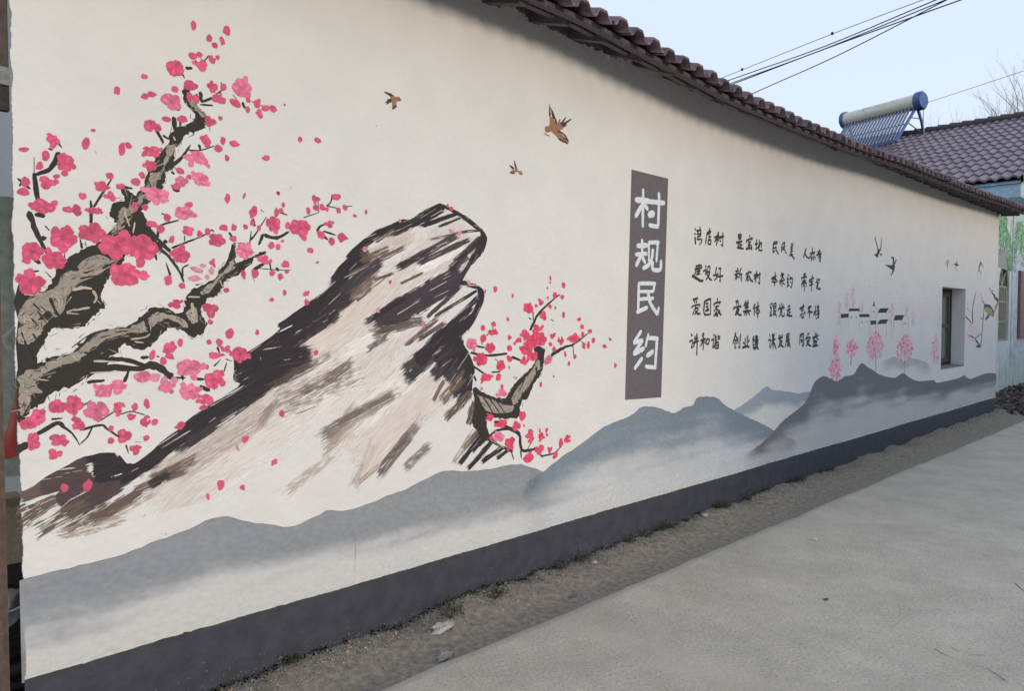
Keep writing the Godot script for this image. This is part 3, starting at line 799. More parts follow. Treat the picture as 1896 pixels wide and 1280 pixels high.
const WALL_ALBEDO := Color(0.765, 0.74, 0.718)
const EAVE := [[-1.0, 3.15], [3.2, 3.14], [4.0, 3.09], [4.8, 3.045], [5.8, 3.04], [6.9, 3.05], [8.4, 3.10], [10.5, 3.13], [13.5, 3.21], [15.0, 3.25]]
const PITCH := 0.163
const SLOPE := 0.30

var rng := RandomNumberGenerator.new()
var M := {}
var house: Node3D
var near_k := Color(1, 1, 1)
var far_k := Color(1, 1, 1)

# ---------------------------------------------------------------- helpers
func lin(r: float, g: float, b: float) -> Color:
	return Color(r / 255.0, g / 255.0, b / 255.0).srgb_to_linear()

func pig(r: float, g: float, b: float) -> Color:   # a pigment measured next to the near, warm stretch of wall
	var c := lin(r, g, b)
	return Color(c.r * near_k.r, c.g * near_k.g, c.b * near_k.b)

func pig_far(r: float, g: float, b: float) -> Color:   # measured next to the far stretch of wall
	var c := lin(r, g, b)
	return Color(c.r * far_k.r, c.g * far_k.g, c.b * far_k.b)

func tint(c: Color, f: float) -> Color:
	return Color(c.r * f, c.g * f, c.b * f, c.a)

func alb(c: Color) -> Color:
	return c.linear_to_srgb()

func new_st() -> SurfaceTool:
	var st := SurfaceTool.new()
	st.begin(Mesh.PRIMITIVE_TRIANGLES)
	return st

func part(parent: Node, called: String, mesh: Mesh, mat: Material, at := Vector3.ZERO) -> MeshInstance3D:
	var o := MeshInstance3D.new()
	o.name = called
	o.mesh = mesh
	o.material_override = mat
	o.position = at
	parent.add_child(o, true)
	return o

func group_node(parent: Node, called: String, at := Vector3.ZERO) -> Node3D:
	var o := Node3D.new()
	o.name = called
	o.position = at
	parent.add_child(o, true)
	return o

func tag(o: Node, label: String, category := "", grp := "", kind := "") -> void:
	if label: o.set_meta("label", label)
	if category: o.set_meta("category", category)
	if grp: o.set_meta("group", grp)
	if kind: o.set_meta("kind", kind)

func quad(st: SurfaceTool, a: Vector3, b: Vector3, c: Vector3, d: Vector3, n: Vector3, col := Color.WHITE) -> void:
	for v in [a, b, c, a, c, d]:
		st.set_normal(n)
		st.set_color(col)
		st.add_vertex(v)

func box(st: SurfaceTool, lo: Vector3, hi: Vector3, xf := Transform3D.IDENTITY, col := Color.WHITE) -> void:
	var p := []
	for k in 8:
		p.append(xf * Vector3(hi.x if k & 1 else lo.x, hi.y if k & 2 else lo.y, hi.z if k & 4 else lo.z))
	var f := [[4, 6, 7, 5, Vector3(0, 0, 1)], [1, 3, 2, 0, Vector3(0, 0, -1)], [5, 7, 3, 1, Vector3(1, 0, 0)], [0, 2, 6, 4, Vector3(-1, 0, 0)], [6, 2, 3, 7, Vector3(0, 1, 0)], [0, 4, 5, 1, Vector3(0, -1, 0)]]
	for q in f:
		quad(st, p[q[0]], p[q[1]], p[q[2]], p[q[3]], (xf.basis * q[4]).normalized(), col)

func beam(st: SurfaceTool, a: Vector3, b: Vector3, w: float, h: float, up := Vector3.UP, col := Color.WHITE) -> void:
	var z := (b - a).normalized()
	var x := up.cross(z).normalized()
	var y := z.cross(x)
	box(st, Vector3(-w / 2, -h / 2, 0), Vector3(w / 2, h / 2, a.distance_to(b)), Transform3D(Basis(x, y, z), a), col)

func tube(st: SurfaceTool, path: Array, r0: float, r1: float, sides := 6, col := Color.WHITE, caps := true) -> void:
	var rings := []
	var n := path.size()
	var side := Vector3.ZERO
	for i in n:
		var d: Vector3 = (path[mini(i + 1, n - 1)] - path[maxi(i - 1, 0)]).normalized()
		if side == Vector3.ZERO:
			side = d.cross(Vector3.UP if absf(d.y) < 0.9 else Vector3.RIGHT).normalized()
		side = (side - d * side.dot(d)).normalized()
		var up := d.cross(side)
		var r := lerpf(r0, r1, float(i) / maxf(1.0, n - 1))
		var ring := []
		for k in sides:
			var a := TAU * k / sides
			var o := side * cos(a) + up * sin(a)
			ring.append([path[i] + o * r, o])
		rings.append(ring)
	for i in n - 1:
		for k in sides:
			var k2 := (k + 1) % sides
			for v in [rings[i][k], rings[i + 1][k], rings[i + 1][k2], rings[i][k], rings[i + 1][k2], rings[i][k2]]:
				st.set_normal(v[1]); st.set_color(col); st.add_vertex(v[0])
	if caps:
		for e in [0, n - 1]:
			var d: Vector3 = (path[0] - path[1]).normalized() if e == 0 else (path[n - 1] - path[n - 2]).normalized()
			for k in sides:
				var ka := k if e == 0 else (k + 1) % sides
				var kb := (k + 1) % sides if e == 0 else k
				for v in [path[e], rings[e][ka][0], rings[e][kb][0]]:
					st.set_normal(d); st.set_color(col); st.add_vertex(v)

func noise_tex(freq: float, octaves: int, lo: Color, hi: Color, seed_: int, size := 512, bump := 0.0) -> NoiseTexture2D:
	var f := FastNoiseLite.new()
	f.seed = seed_
	f.noise_type = FastNoiseLite.TYPE_SIMPLEX_SMOOTH
	f.frequency = freq
	f.fractal_octaves = octaves
	var t := NoiseTexture2D.new()
	t.width = size
	t.height = size
	t.seamless = true
	t.noise = f
	if bump > 0.0:
		t.as_normal_map = true
		t.bump_strength = bump
	else:
		var g := Gradient.new()
		g.set_color(0, lo)
		g.set_color(1, hi)
		t.color_ramp = g
	return t

func surf(col: Color, rough: float, tile := 0.0, spread := 0.12, freq := 0.02, seed_ := 1, bump := 0.0, bump_freq := 0.05) -> StandardMaterial3D:
	# col is linear; tile = metres covered by one repeat of the blotch texture
	var m := StandardMaterial3D.new()
	m.roughness = rough
	m.albedo_color = alb(col)
	if tile > 0.0:
		m.uv1_triplanar = true
		m.uv1_world_triplanar = true
		m.uv1_scale = Vector3.ONE / tile
		m.albedo_texture = noise_tex(freq, 5, Color(1 - spread, 1 - spread * 0.95, 1 - spread * 0.85), Color(1, 1, 1), seed_)
		if bump > 0.0:
			m.normal_enabled = true
			m.normal_scale = bump
			m.normal_texture = noise_tex(bump_freq, 4, Color.BLACK, Color.WHITE, seed_ + 7, 512, 6.0)
	return m

func eave_y(x: float) -> float:
	for i in EAVE.size() - 1:
		if x <= EAVE[i + 1][0]:
			var t: float = (x - EAVE[i][0]) / (EAVE[i + 1][0] - EAVE[i][0])
			return lerpf(EAVE[i][1], EAVE[i + 1][1], smoothstep(0.0, 1.0, clampf(t, 0, 1)) * 0.5 + clampf(t, 0, 1) * 0.5)
	return EAVE[EAVE.size() - 1][1]

# ---------------------------------------------------------------- brushwork on the wall
func to_pts(a: Array, from := 0) -> PackedVector2Array:
	var p := PackedVector2Array()
	for i in range(from, a.size(), 2):
		p.append(Vector2(a[i], a[i + 1]) * 0.001)
	return p

func smooth_closed(p: PackedVector2Array, sub: int, rough: float) -> PackedVector2Array:
	var o := PackedVector2Array()
	var n := p.size()
	for i in n:
		var d := p[i].distance_to(p[(i + 1) % n])
		for k in sub:
			var v := p[i].cubic_interpolate(p[(i + 1) % n], p[(i - 1 + n) % n], p[(i + 2) % n], float(k) / sub)
			o.append(v + Vector2(rng.randfn(), rng.randfn()) * minf(rough, d * 0.12))
	return o

func smooth_open(p: PackedVector2Array, sub: int) -> PackedVector2Array:
	if p.size() == 2:
		var q := PackedVector2Array()
		for k in sub + 1:
			q.append(p[0].lerp(p[1], float(k) / sub))
		return q
	var o := PackedVector2Array()
	var n := p.size()
	for i in n - 1:
		for k in sub:
			o.append(p[i].cubic_interpolate(p[i + 1], p[maxi(i - 1, 0)], p[mini(i + 2, n - 1)], float(k) / sub))
	o.append(p[n - 1])
	return o

func film(z: float) -> float:   # paint layers are a quarter as thick as their nominal order; other walls keep their own plane
	return z * 0.25 if z > 0.0 else z

func clockwise(p: PackedVector2Array) -> PackedInt32Array:   # triangles wound clockwise, as seen from the lane
	var t := Geometry2D.triangulate_polygon(p)
	for k in range(0, t.size(), 3):
		if (p[t[k + 1]] - p[t[k]]).cross(p[t[k + 2]] - p[t[k]]) > 0.0:
			var h := t[k + 1]
			t[k + 1] = t[k + 2]
			t[k + 2] = h
	return t

func fill(st: SurfaceTool, p: PackedVector2Array, z: float, col: Color) -> void:
	for i in clockwise(p):
		st.set_normal(Vector3(0, 0, 1)); st.set_color(col); st.add_vertex(Vector3(p[i].x, p[i].y, film(z)))

func fill_shape(st: SurfaceTool, raw: PackedVector2Array, z: float, col: Color, sub := 4, rough := 0.002) -> void:
	var p := smooth_closed(raw, sub, rough)
	if Geometry2D.triangulate_polygon(p).is_empty():
		p = smooth_closed(raw, sub, 0.0)
		if Geometry2D.triangulate_polygon(p).is_empty():
			p = raw
	fill(st, p, z, col)

func ribbon(st: SurfaceTool, raw: PackedVector2Array, w0: float, w1: float, z: float, col: Color, blunt := 0.55, wob := 0.12) -> void:
	var p := smooth_open(raw, 5)
	var n := p.size()
	var d0 := (p[0] - p[1]).normalized()
	var d1 := (p[n - 1] - p[n - 2]).normalized()
	var left := []
	var right := []
	left.append(p[0] + d0 * w0 * 0.35); right.append(p[0] + d0 * w0 * 0.35)
	for i in n:
		var d := (p[mini(i + 1, n - 1)] - p[maxi(i - 1, 0)]).normalized()
		var s := Vector2(-d.y, d.x)
		var w := lerpf(w0, w1, float(i) / (n - 1)) * 0.5
		if i == 0 or i == n - 1:
			w *= blunt + 0.25
		left.append(p[i] + s * w * (1.0 + rng.randfn() * wob))
		right.append(p[i] - s * w * (1.0 + rng.randfn() * wob))
	left.append(p[n - 1] + d1 * w1 * 0.35); right.append(p[n - 1] + d1 * w1 * 0.35)
	for i in left.size() - 1:
		var q := [left[i], left[i + 1], right[i + 1], left[i], right[i + 1], right[i]]
		for v in q:
			st.set_normal(Vector3(0, 0, 1)); st.set_color(col); st.add_vertex(Vector3(v.x, v.y, film(z)))

func petal_shape(c: Vector2, rx: float, ry: float, rot: float, n := 12, wob := 0.09) -> PackedVector2Array:
	var p := PackedVector2Array()
	var e := rng.randf_range(0.8, 1.15)
	for k in n:
		var a := TAU * k / n
		var r := 1.0 + rng.randfn() * wob
		p.append(c + Vector2(cos(a) * rx * r * e, sin(a) * ry * r / e).rotated(rot))
	return p

func blossom(parent: Node, e: Array, idx: int) -> void:
	var kind: String = e[0]
	var c := Vector2(e[1], e[2]) * 0.001
	var rx: float = e[3] * 0.001
	var ry: float = e[4] * 0.001
	var st := new_st()
	var z := 0.0030 + (idx % 7) * 0.00045
	var main := pig(201, 80, 107)
	if kind.ends_with("l"):
		main = pig(212, 108, 134)
	if kind == "Pl":
		main = pig(205, 130, 145)
	main = tint(main, rng.randf_range(0.86, 1.06))
	if e[5] == 1 and not kind.ends_with("l"):
		main = pig(206, 66, 92)
	if kind.begins_with("P"):
		var raw := petal_shape(c, rx, ry, rng.randf_range(-0.4, 0.4), 11, 0.10)
		if rng.randf() < 0.5:   # one pointed end
			var k := rng.randi() % 11
			raw[k] = c + (raw[k] - c) * 1.3
		fill_shape(st, raw, z, main, 3, 0.0006)
		if rx > 0.010:
			fill_shape(st, petal_shape(c + Vector2(rng.randf_range(-.25, .25) * rx, 0.2 * ry), rx * 0.55, ry * 0.4, rng.randf_range(-.5, .5), 9, 0.15), z + 0.0002, tint(main, rng.randf_range(0.86, 1.22)), 2, 0.0005)
		part(parent, "petal", st.commit(), M.paint)
		return
	var np := 5
	var turn := rng.randf() * TAU
	var core := 0.52
	var pr := 0.50
	if kind.begins_with("B"):
		np = 3 if rng.randf() < 0.6 else 4
		core = 0.46
		pr = 0.56
	var zz := z
	for k in np:
		var a := turn + TAU * k / np + rng.randf_range(-0.22, 0.22)
		var pc := c + Vector2(cos(a) * rx * core, sin(a) * ry * core)
		var s := rng.randf_range(0.85, 1.08)
		var pc_col := tint(main, rng.randf_range(0.86, 1.12))
		fill_shape(st, petal_shape(pc, rx * pr * s, ry * pr * s, 0.0, 12, 0.08), zz, pc_col, 3, 0.0008)
		zz += 0.00007
		if rx > 0.016:   # a paler or darker sweep of the loaded brush inside the petal
			var pc2 := c + Vector2(cos(a) * rx * core * 1.15, sin(a) * ry * core * 1.15)
			var c2 := tint(main, rng.randf_range(1.15, 1.4)) if rng.randf() < 0.6 else tint(main, 0.8)
			fill_shape(st, petal_shape(pc2, rx * pr * 0.6, ry * pr * 0.34, a + rng.randf_range(-.6, .6), 9, 0.16), zz, c2, 2, 0.0006)
			zz += 0.00007
	if rx > 0.012 and rng.randf() < 0.6:
		for k in 1 + rng.randi() % 2:
			var a := rng.randf() * TAU
			fill_shape(st, petal_shape(c + Vector2(cos(a) * rx, sin(a) * ry) * 1.05, rx * 0.34, ry * 0.34, a, 10, 0.12), z - 0.0002 - k * 0.0001, tint(main, rng.randf_range(0.9, 1.25)), 3, 0.0006)
	if kind.begins_with("F"):
		fill_shape(st, petal_shape(c, rx * 0.22, ry * 0.22, 0, 9, 0.2), zz, tint(main, 0.8), 2, 0.0006)
		zz += 0.00007
		for k in 5:
			var a := turn + 0.6 + TAU * k / 5 + rng.randf_range(-.3, .3)
			ribbon(st, PackedVector2Array([c, c + Vector2(cos(a) * rx, sin(a) * ry) * 0.42]), 0.0024, 0.0012, zz, tint(main, 0.66))
			zz += 0.00005
	part(parent, "blossom", st.commit(), M.paint)

func strokes_mesh(list: Array, z: float, col: Color, one_width := false, grow := 1.0) -> ArrayMesh:
	var st := new_st()
	var zz := z
	for s in list:
		var w0: float = s[0] * 0.001 * grow
		var w1: float = w0 if one_width else s[1] * 0.001 * grow
		ribbon(st, to_pts(s, 1 if one_width else 2), w0, w1, zz, tint(col, rng.randf_range(0.85, 1.25)))
		zz += 0.00004
	return st.commit()

func paint_tree(called: String, label: String, trunks: Array, bark: Array, lights: Array, marks: Array, twigs: Array, which: int) -> void:
	var t := group_node(house, called)
	tag(t, label)
	var ink := pig(44, 40, 37)
	var zz := 0.0014
	for p in trunks:
		var st := new_st()
		fill_shape(st, to_pts(p), zz, ink, 5, 0.003)
		part(t, "trunk", st.commit(), M.paint)
		zz += 0.0001
	var sb := new_st()
	for p in bark:
		fill_shape(sb, to_pts(p), 0.0019 + rng.randf() * 0.0001, tint(pig(158, 144, 128), rng.randf_range(0.8, 1.05)), 4, 0.003)
	# broken, dry sweeps along the pale bark
	for p in bark:
		var q := to_pts(p)
		for k in q.size():
			var a := q[k].lerp(q[(k + 3) % q.size()], rng.randf_range(0.15, 0.5))
			var b := a + (q[(k + 1) % q.size()] - q[k]).normalized() * rng.randf_range(0.01, 0.05)
			ribbon(sb, PackedVector2Array([a, b]), rng.randf_range(0.002, 0.006), 0.001, 0.0021 + k * 0.00001, pig(132, 116, 100) if rng.randf() < 0.6 else pig(166, 150, 132))
	for p in bark:
		var q := to_pts(p)
		var lo := q[0]
		var hi := q[0]
		for v in q:
			lo = lo.min(v); hi = hi.max(v)
		var area := (hi.x - lo.x) * (hi.y - lo.y)
		for k in int(clampf(area * 6000.0, 16, 300)):
			var c := Vector2(rng.randf_range(lo.x, hi.x), rng.randf_range(lo.y, hi.y))
			if not Geometry2D.is_point_in_polygon(c, q): continue
			var best := 0
			for j in q.size():
				if c.distance_to(q[j].lerp(q[(j + 1) % q.size()], 0.5)) < c.distance_to(q[best].lerp(q[(best + 1) % q.size()], 0.5)): best = j
			var d := (q[(best + 1) % q.size()] - q[best]).normalized().rotated(rng.randfn() * 0.25)
			if rng.randf() < 0.12: d = d.rotated(PI / 2)
			var l := rng.randf_range(0.006, 0.034)
			var col := ink if rng.randf() < 0.45 else (pig(118, 105, 92) if rng.randf() < 0.6 else pig(184, 172, 156))
			ribbon(sb, PackedVector2Array([c - d * l * 0.5, c + d.rotated(rng.randfn() * 0.4) * l * 0.5]), rng.randf_range(0.0008, 0.0042), 0.0006, 0.00215 + k * 0.0000008, col, 0.5, 0.3)
	for p in trunks:   # ink left broken at the margins
		var q := smooth_closed(to_pts(p), 5, 0.0)
		for j in range(0, q.size(), 1):
			if rng.randf() < 0.55: continue
			var d := (q[(j + 1) % q.size()] - q[j]).normalized()
			var n := Vector2(-d.y, d.x) * rng.randfn() * 0.010
			ribbon(sb, PackedVector2Array([q[j] + n, q[j] + n + d.rotated(rng.randfn() * 0.5) * rng.randf_range(0.006, 0.03)]), rng.randf_range(0.001, 0.005), 0.0008, 0.00222 + j * 0.0000006, ink if rng.randf() < 0.6 else pig(150, 136, 120), 0.5, 0.3)
	part(t, "bark", sb.commit(), M.paint)
	for s in marks:
		part(t, "bark_stroke", strokes_mesh([s], 0.0024 + (rng.randi() % 5) * 0.00003, ink), M.paint)
	for s in lights:
		part(t, "bark_highlight", strokes_mesh([s], 0.0026 + (rng.randi() % 5) * 0.00003, pig(176, 158, 138)), M.paint)
	for s in twigs:
		part(t, "twig", strokes_mesh([s], 0.0017 + (rng.randi() % 5) * 0.0001, ink), M.paint)
	var i := 0
	for e in BLOSSOMS:
		if e[5] == which:
			blossom(t, e, i)
		i += 1

func paint_rock() -> void:
	var edge := to_pts(ROCK_EDGE)
	var lo := Vector2(1e9, 1e9)
	var hi := -lo
	for p in edge:
		lo = lo.min(p); hi = hi.max(p)
	lo -= Vector2(0.02, 0.02); hi += Vector2(0.02, 0.02)
	var px := 0.002
	var w := int(ceil((hi.x - lo.x) / px))
	var h := int(ceil((hi.y - lo.y) / px))
	var cols := {"D": pig(42, 36, 38), "U": pig(58, 50, 56), "V": pig(72, 57, 56), "B": pig(94, 76, 66), "M": pig(158, 138, 124), "G": pig(112, 98, 92), "L": pig(209, 196, 184), "K": pig(199, 178, 163), "Wt": pig(221, 214, 204)}
	var r := PackedFloat32Array(); r.resize(w * h)
	var g := PackedFloat32Array(); g.resize(w * h)
	var b := PackedFloat32Array(); b.resize(w * h)
	var al := PackedFloat32Array(); al.resize(w * h)
	var base: Color = cols["L"]
	r.fill(base.r); g.fill(base.g); b.fill(base.b); al.fill(0.0)
	var fine := FastNoiseLite.new()
	fine.noise_type = FastNoiseLite.TYPE_SIMPLEX
	fine.frequency = 1.0
	fine.fractal_octaves = 2
	fine.seed = 5
	var broad := FastNoiseLite.new()
	broad.noise_type = FastNoiseLite.TYPE_SIMPLEX
	broad.frequency = 1.0
	broad.fractal_octaves = 2
	broad.seed = 11
	var sweeps := []
	for s in ROCK_BRUSH:
		sweeps.append(s)
		var a := Vector2(s[0], s[1])
		var e := Vector2(s[2], s[3])
		var d := (e - a).normalized()
		var n := Vector2(-d.y, d.x)
		for k in (4 if s[5] in ["D", "U", "V", "B", "G"] else 2):   # stray bristles, some loaded, some dragging light paint
			var o: float = rng.randf_range(-0.62, 0.62) * s[4]
			var u0 := rng.randf_range(-0.12, 0.7)
			var u1 := u0 + rng.randf_range(0.15, 0.5)
			var p0 := a.lerp(e, u0) + n * o
			var p1 := a.lerp(e, u1) + n * (o + rng.randfn() * 3.0)
			sweeps.append([p0.x, p0.y, p1.x, p1.y, rng.randf_range(2.0, 5.0), (["D", "D", "B", "L", "Wt", "K"] if s[5] in ["D", "U", "V", "B", "G"] else ["K", "M", "L", "Wt", "L", "Wt"])[rng.randi() % 6], rng.randf_range(0.5, 0.95), rng.randf_range(0.25, 0.7)])
	for s in sweeps:
		var a := Vector2(s[0], s[1]) * 0.001
		var e := Vector2(s[2], s[3]) * 0.001
		var wd: float = s[4] * 0.0005 * 1.1
		var c: Color = cols[s[5]]
		var op: float = s[6]
		var dry: float = s[7]
		var d := (e - a).normalized()
		var len := a.distance_to(e)
		var n := Vector2(-d.y, d.x)
		var ext := len * 0.10 + 0.01
		var cs := [a - d * ext + n * wd * 1.15, a - d * ext - n * wd * 1.15, e + d * ext + n * wd * 1.15, e + d * ext - n * wd * 1.15]
		var bl := Vector2(1e9, 1e9)
		var bh := -bl
		for q in cs:
			bl = bl.min(q); bh = bh.max(q)
		var x0 := maxi(0, int((bl.x - lo.x) / px)); var x1 := mini(w - 1, int((bh.x - lo.x) / px))
		var y0 := maxi(0, int((hi.y - bh.y) / px)); var y1 := mini(h - 1, int((hi.y - bl.y) / px))
		var off := rng.randf() * 50.0
		for iy in range(y0, y1 + 1):
			for ix in range(x0, x1 + 1):
				var v := Vector2(lo.x + (ix + 0.5) * px, hi.y - (iy + 0.5) * px) - a
				var u := v.dot(d)
				var t := v.dot(n) / wd
				var u2 := u / len
				if absf(t) > 1.15 or u < -ext or u > len + ext:
					continue
				var bris := fine.get_noise_2d(u * 7.0 + off, t * wd * 130.0)          # bristle tracks along the stroke
				var blot := broad.get_noise_2d(u * 14.0 + off, t * wd * 30.0)
				var ends := minf(smoothstep(-0.12, 0.10, u2), smoothstep(1.12, 0.85, u2))
				var side := 1.0 - smoothstep(0.55, 1.12, absf(t) + blot * 0.18)
				var load_ := ends * side
				var f := smoothstep(0.0, 0.42, load_ * (1.25 - dry * 0.45) + (bris * 0.9 + blot * 0.5) * (0.22 + dry * 0.95) - 0.30 - dry * 0.18)
				if f <= 0.01:
					continue
				f *= op
				var i := iy * w + ix
				var old := al[i]
				var k := f if old > 0.98 else f / maxf(0.001, f + old * (1.0 - f))
				var shade := 1.0 + bris * 0.22
				r[i] = lerpf(r[i], c.r * shade, k); g[i] = lerpf(g[i], c.g * shade, k); b[i] = lerpf(b[i], c.b * shade, k)
				al[i] = f + old * (1.0 - f)
	var bytes := PackedByteArray()
	bytes.resize(w * h * 4)
	for i in w * h:
		var q := Color(clampf(r[i], 0, 1), clampf(g[i], 0, 1), clampf(b[i], 0, 1)).linear_to_srgb()
		bytes[i * 4] = int(q.r * 255.0); bytes[i * 4 + 1] = int(q.g * 255.0); bytes[i * 4 + 2] = int(q.b * 255.0); bytes[i * 4 + 3] = int(clampf(al[i], 0, 1) * 255.0)
	var img := Image.create_from_data(w, h, false, Image.FORMAT_RGBA8, bytes)
	var m := StandardMaterial3D.new()
	m.albedo_texture = ImageTexture.create_from_image(img)
	m.transparency = BaseMaterial3D.TRANSPARENCY_ALPHA
	m.roughness = 0.85
	m.texture_repeat = false
	var p := smooth_closed(edge, 4, 0.0015)
	var tri := clockwise(p)
	if tri.is_empty():
		p = edge
		tri = clockwise(p)
	var st := new_st()
	for i in tri:
		st.set_normal(Vector3(0, 0, 1))
		st.set_uv(Vector2((p[i].x - lo.x) / (hi.x - lo.x), (hi.y - p[i].y) / (hi.y - lo.y)))
		st.add_vertex(Vector3(p[i].x, p[i].y, film(0.0011)))
	var o := part(house, "painted_rock", st.commit(), m)
	tag(o, "leaning rock painted in dry black and brown brush strokes")

func band_top(x: float) -> float:
	return 0.262 - 0.0028 * x + sin(x * 2.1) * 0.002 + sin(x * 5.3 + 1.0) * 0.0012 + sin(x * 13.7) * 0.0008

func paint_mountain(idx: int, col: Color, mist: Color, hold: float, gone: float, rest: float, z: float, label: String, depth := 0.0, fade_l := 0.0, fade_r := 0.0, strength := 1.0) -> void:
	var ridge := smooth_open(to_pts(RIDGES[idx]), 4)
	var f := FastNoiseLite.new()
	f.seed = 20 + idx
	f.frequency = 1.0
	f.fractal_octaves = 4
	var x0 := ridge[0].x
	var x1 := ridge[ridge.size() - 1].x
	var nx := int((x1 - x0) / 0.03) + 1
	var rows := 26
	var grid := []
	var k := 0
	for i in nx + 1:
		var x := lerpf(x0, x1, float(i) / nx)
		while k < ridge.size() - 2 and ridge[k + 1].x < x:
			k += 1
		var ry := lerpf(ridge[k].y, ridge[k + 1].y, clampf((x - ridge[k].x) / maxf(1e-5, ridge[k + 1].x - ridge[k].x), 0, 1)) + f.get_noise_2d(x * 14.0, 3.0) * 0.006
		var bottom := band_top(x) - 0.01
		if depth > 0.0:
			bottom = maxf(bottom, ry - depth)
		var col_line := []
		for j in rows + 1:
			var t := pow(float(j) / rows, 1.25)
			var y := lerpf(ry, bottom, t)
			# washed paint: density is broken by wide horizontal sweeps and cloudy patches
			var n := f.get_noise_2d(x * 0.55, y * 9.0) * 0.34 + f.get_noise_2d(x * 1.6 + 40.0, y * 5.0) * 0.16 + f.get_noise_2d(x * 9.0 + 90.0, y * 14.0) * 0.10
			var dens := 1.0 - smoothstep(hold, gone, t + n * 0.55)
			var a := lerpf(rest, 1.0, dens)
			if fade_l > 0.0: a *= smoothstep(0.0, fade_l, x - x0 + 0.02 + n * 0.1)
			if fade_r > 0.0: a *= smoothstep(0.0, fade_r, x1 - x + 0.02 + n * 0.1)
			var c := mist.lerp(col, dens)
			c = tint(c, 1.0 + n * 0.16)
			if j == 0: c = tint(c, 0.82)
			c.a = clampf(a * strength, 0, 1)
			col_line.append([Vector3(x, y, film(z)), c])
		grid.append(col_line)
	var st := new_st()
	for i in nx:
		for j in rows:
			for v in [grid[i][j], grid[i + 1][j], grid[i + 1][j + 1], grid[i][j], grid[i + 1][j + 1], grid[i][j + 1]]:
				st.set_normal(Vector3(0, 0, 1)); st.set_color(v[1]); st.add_vertex(v[0])
	tag(part(house, "painted_mountain", st.commit(), M.wash), label)

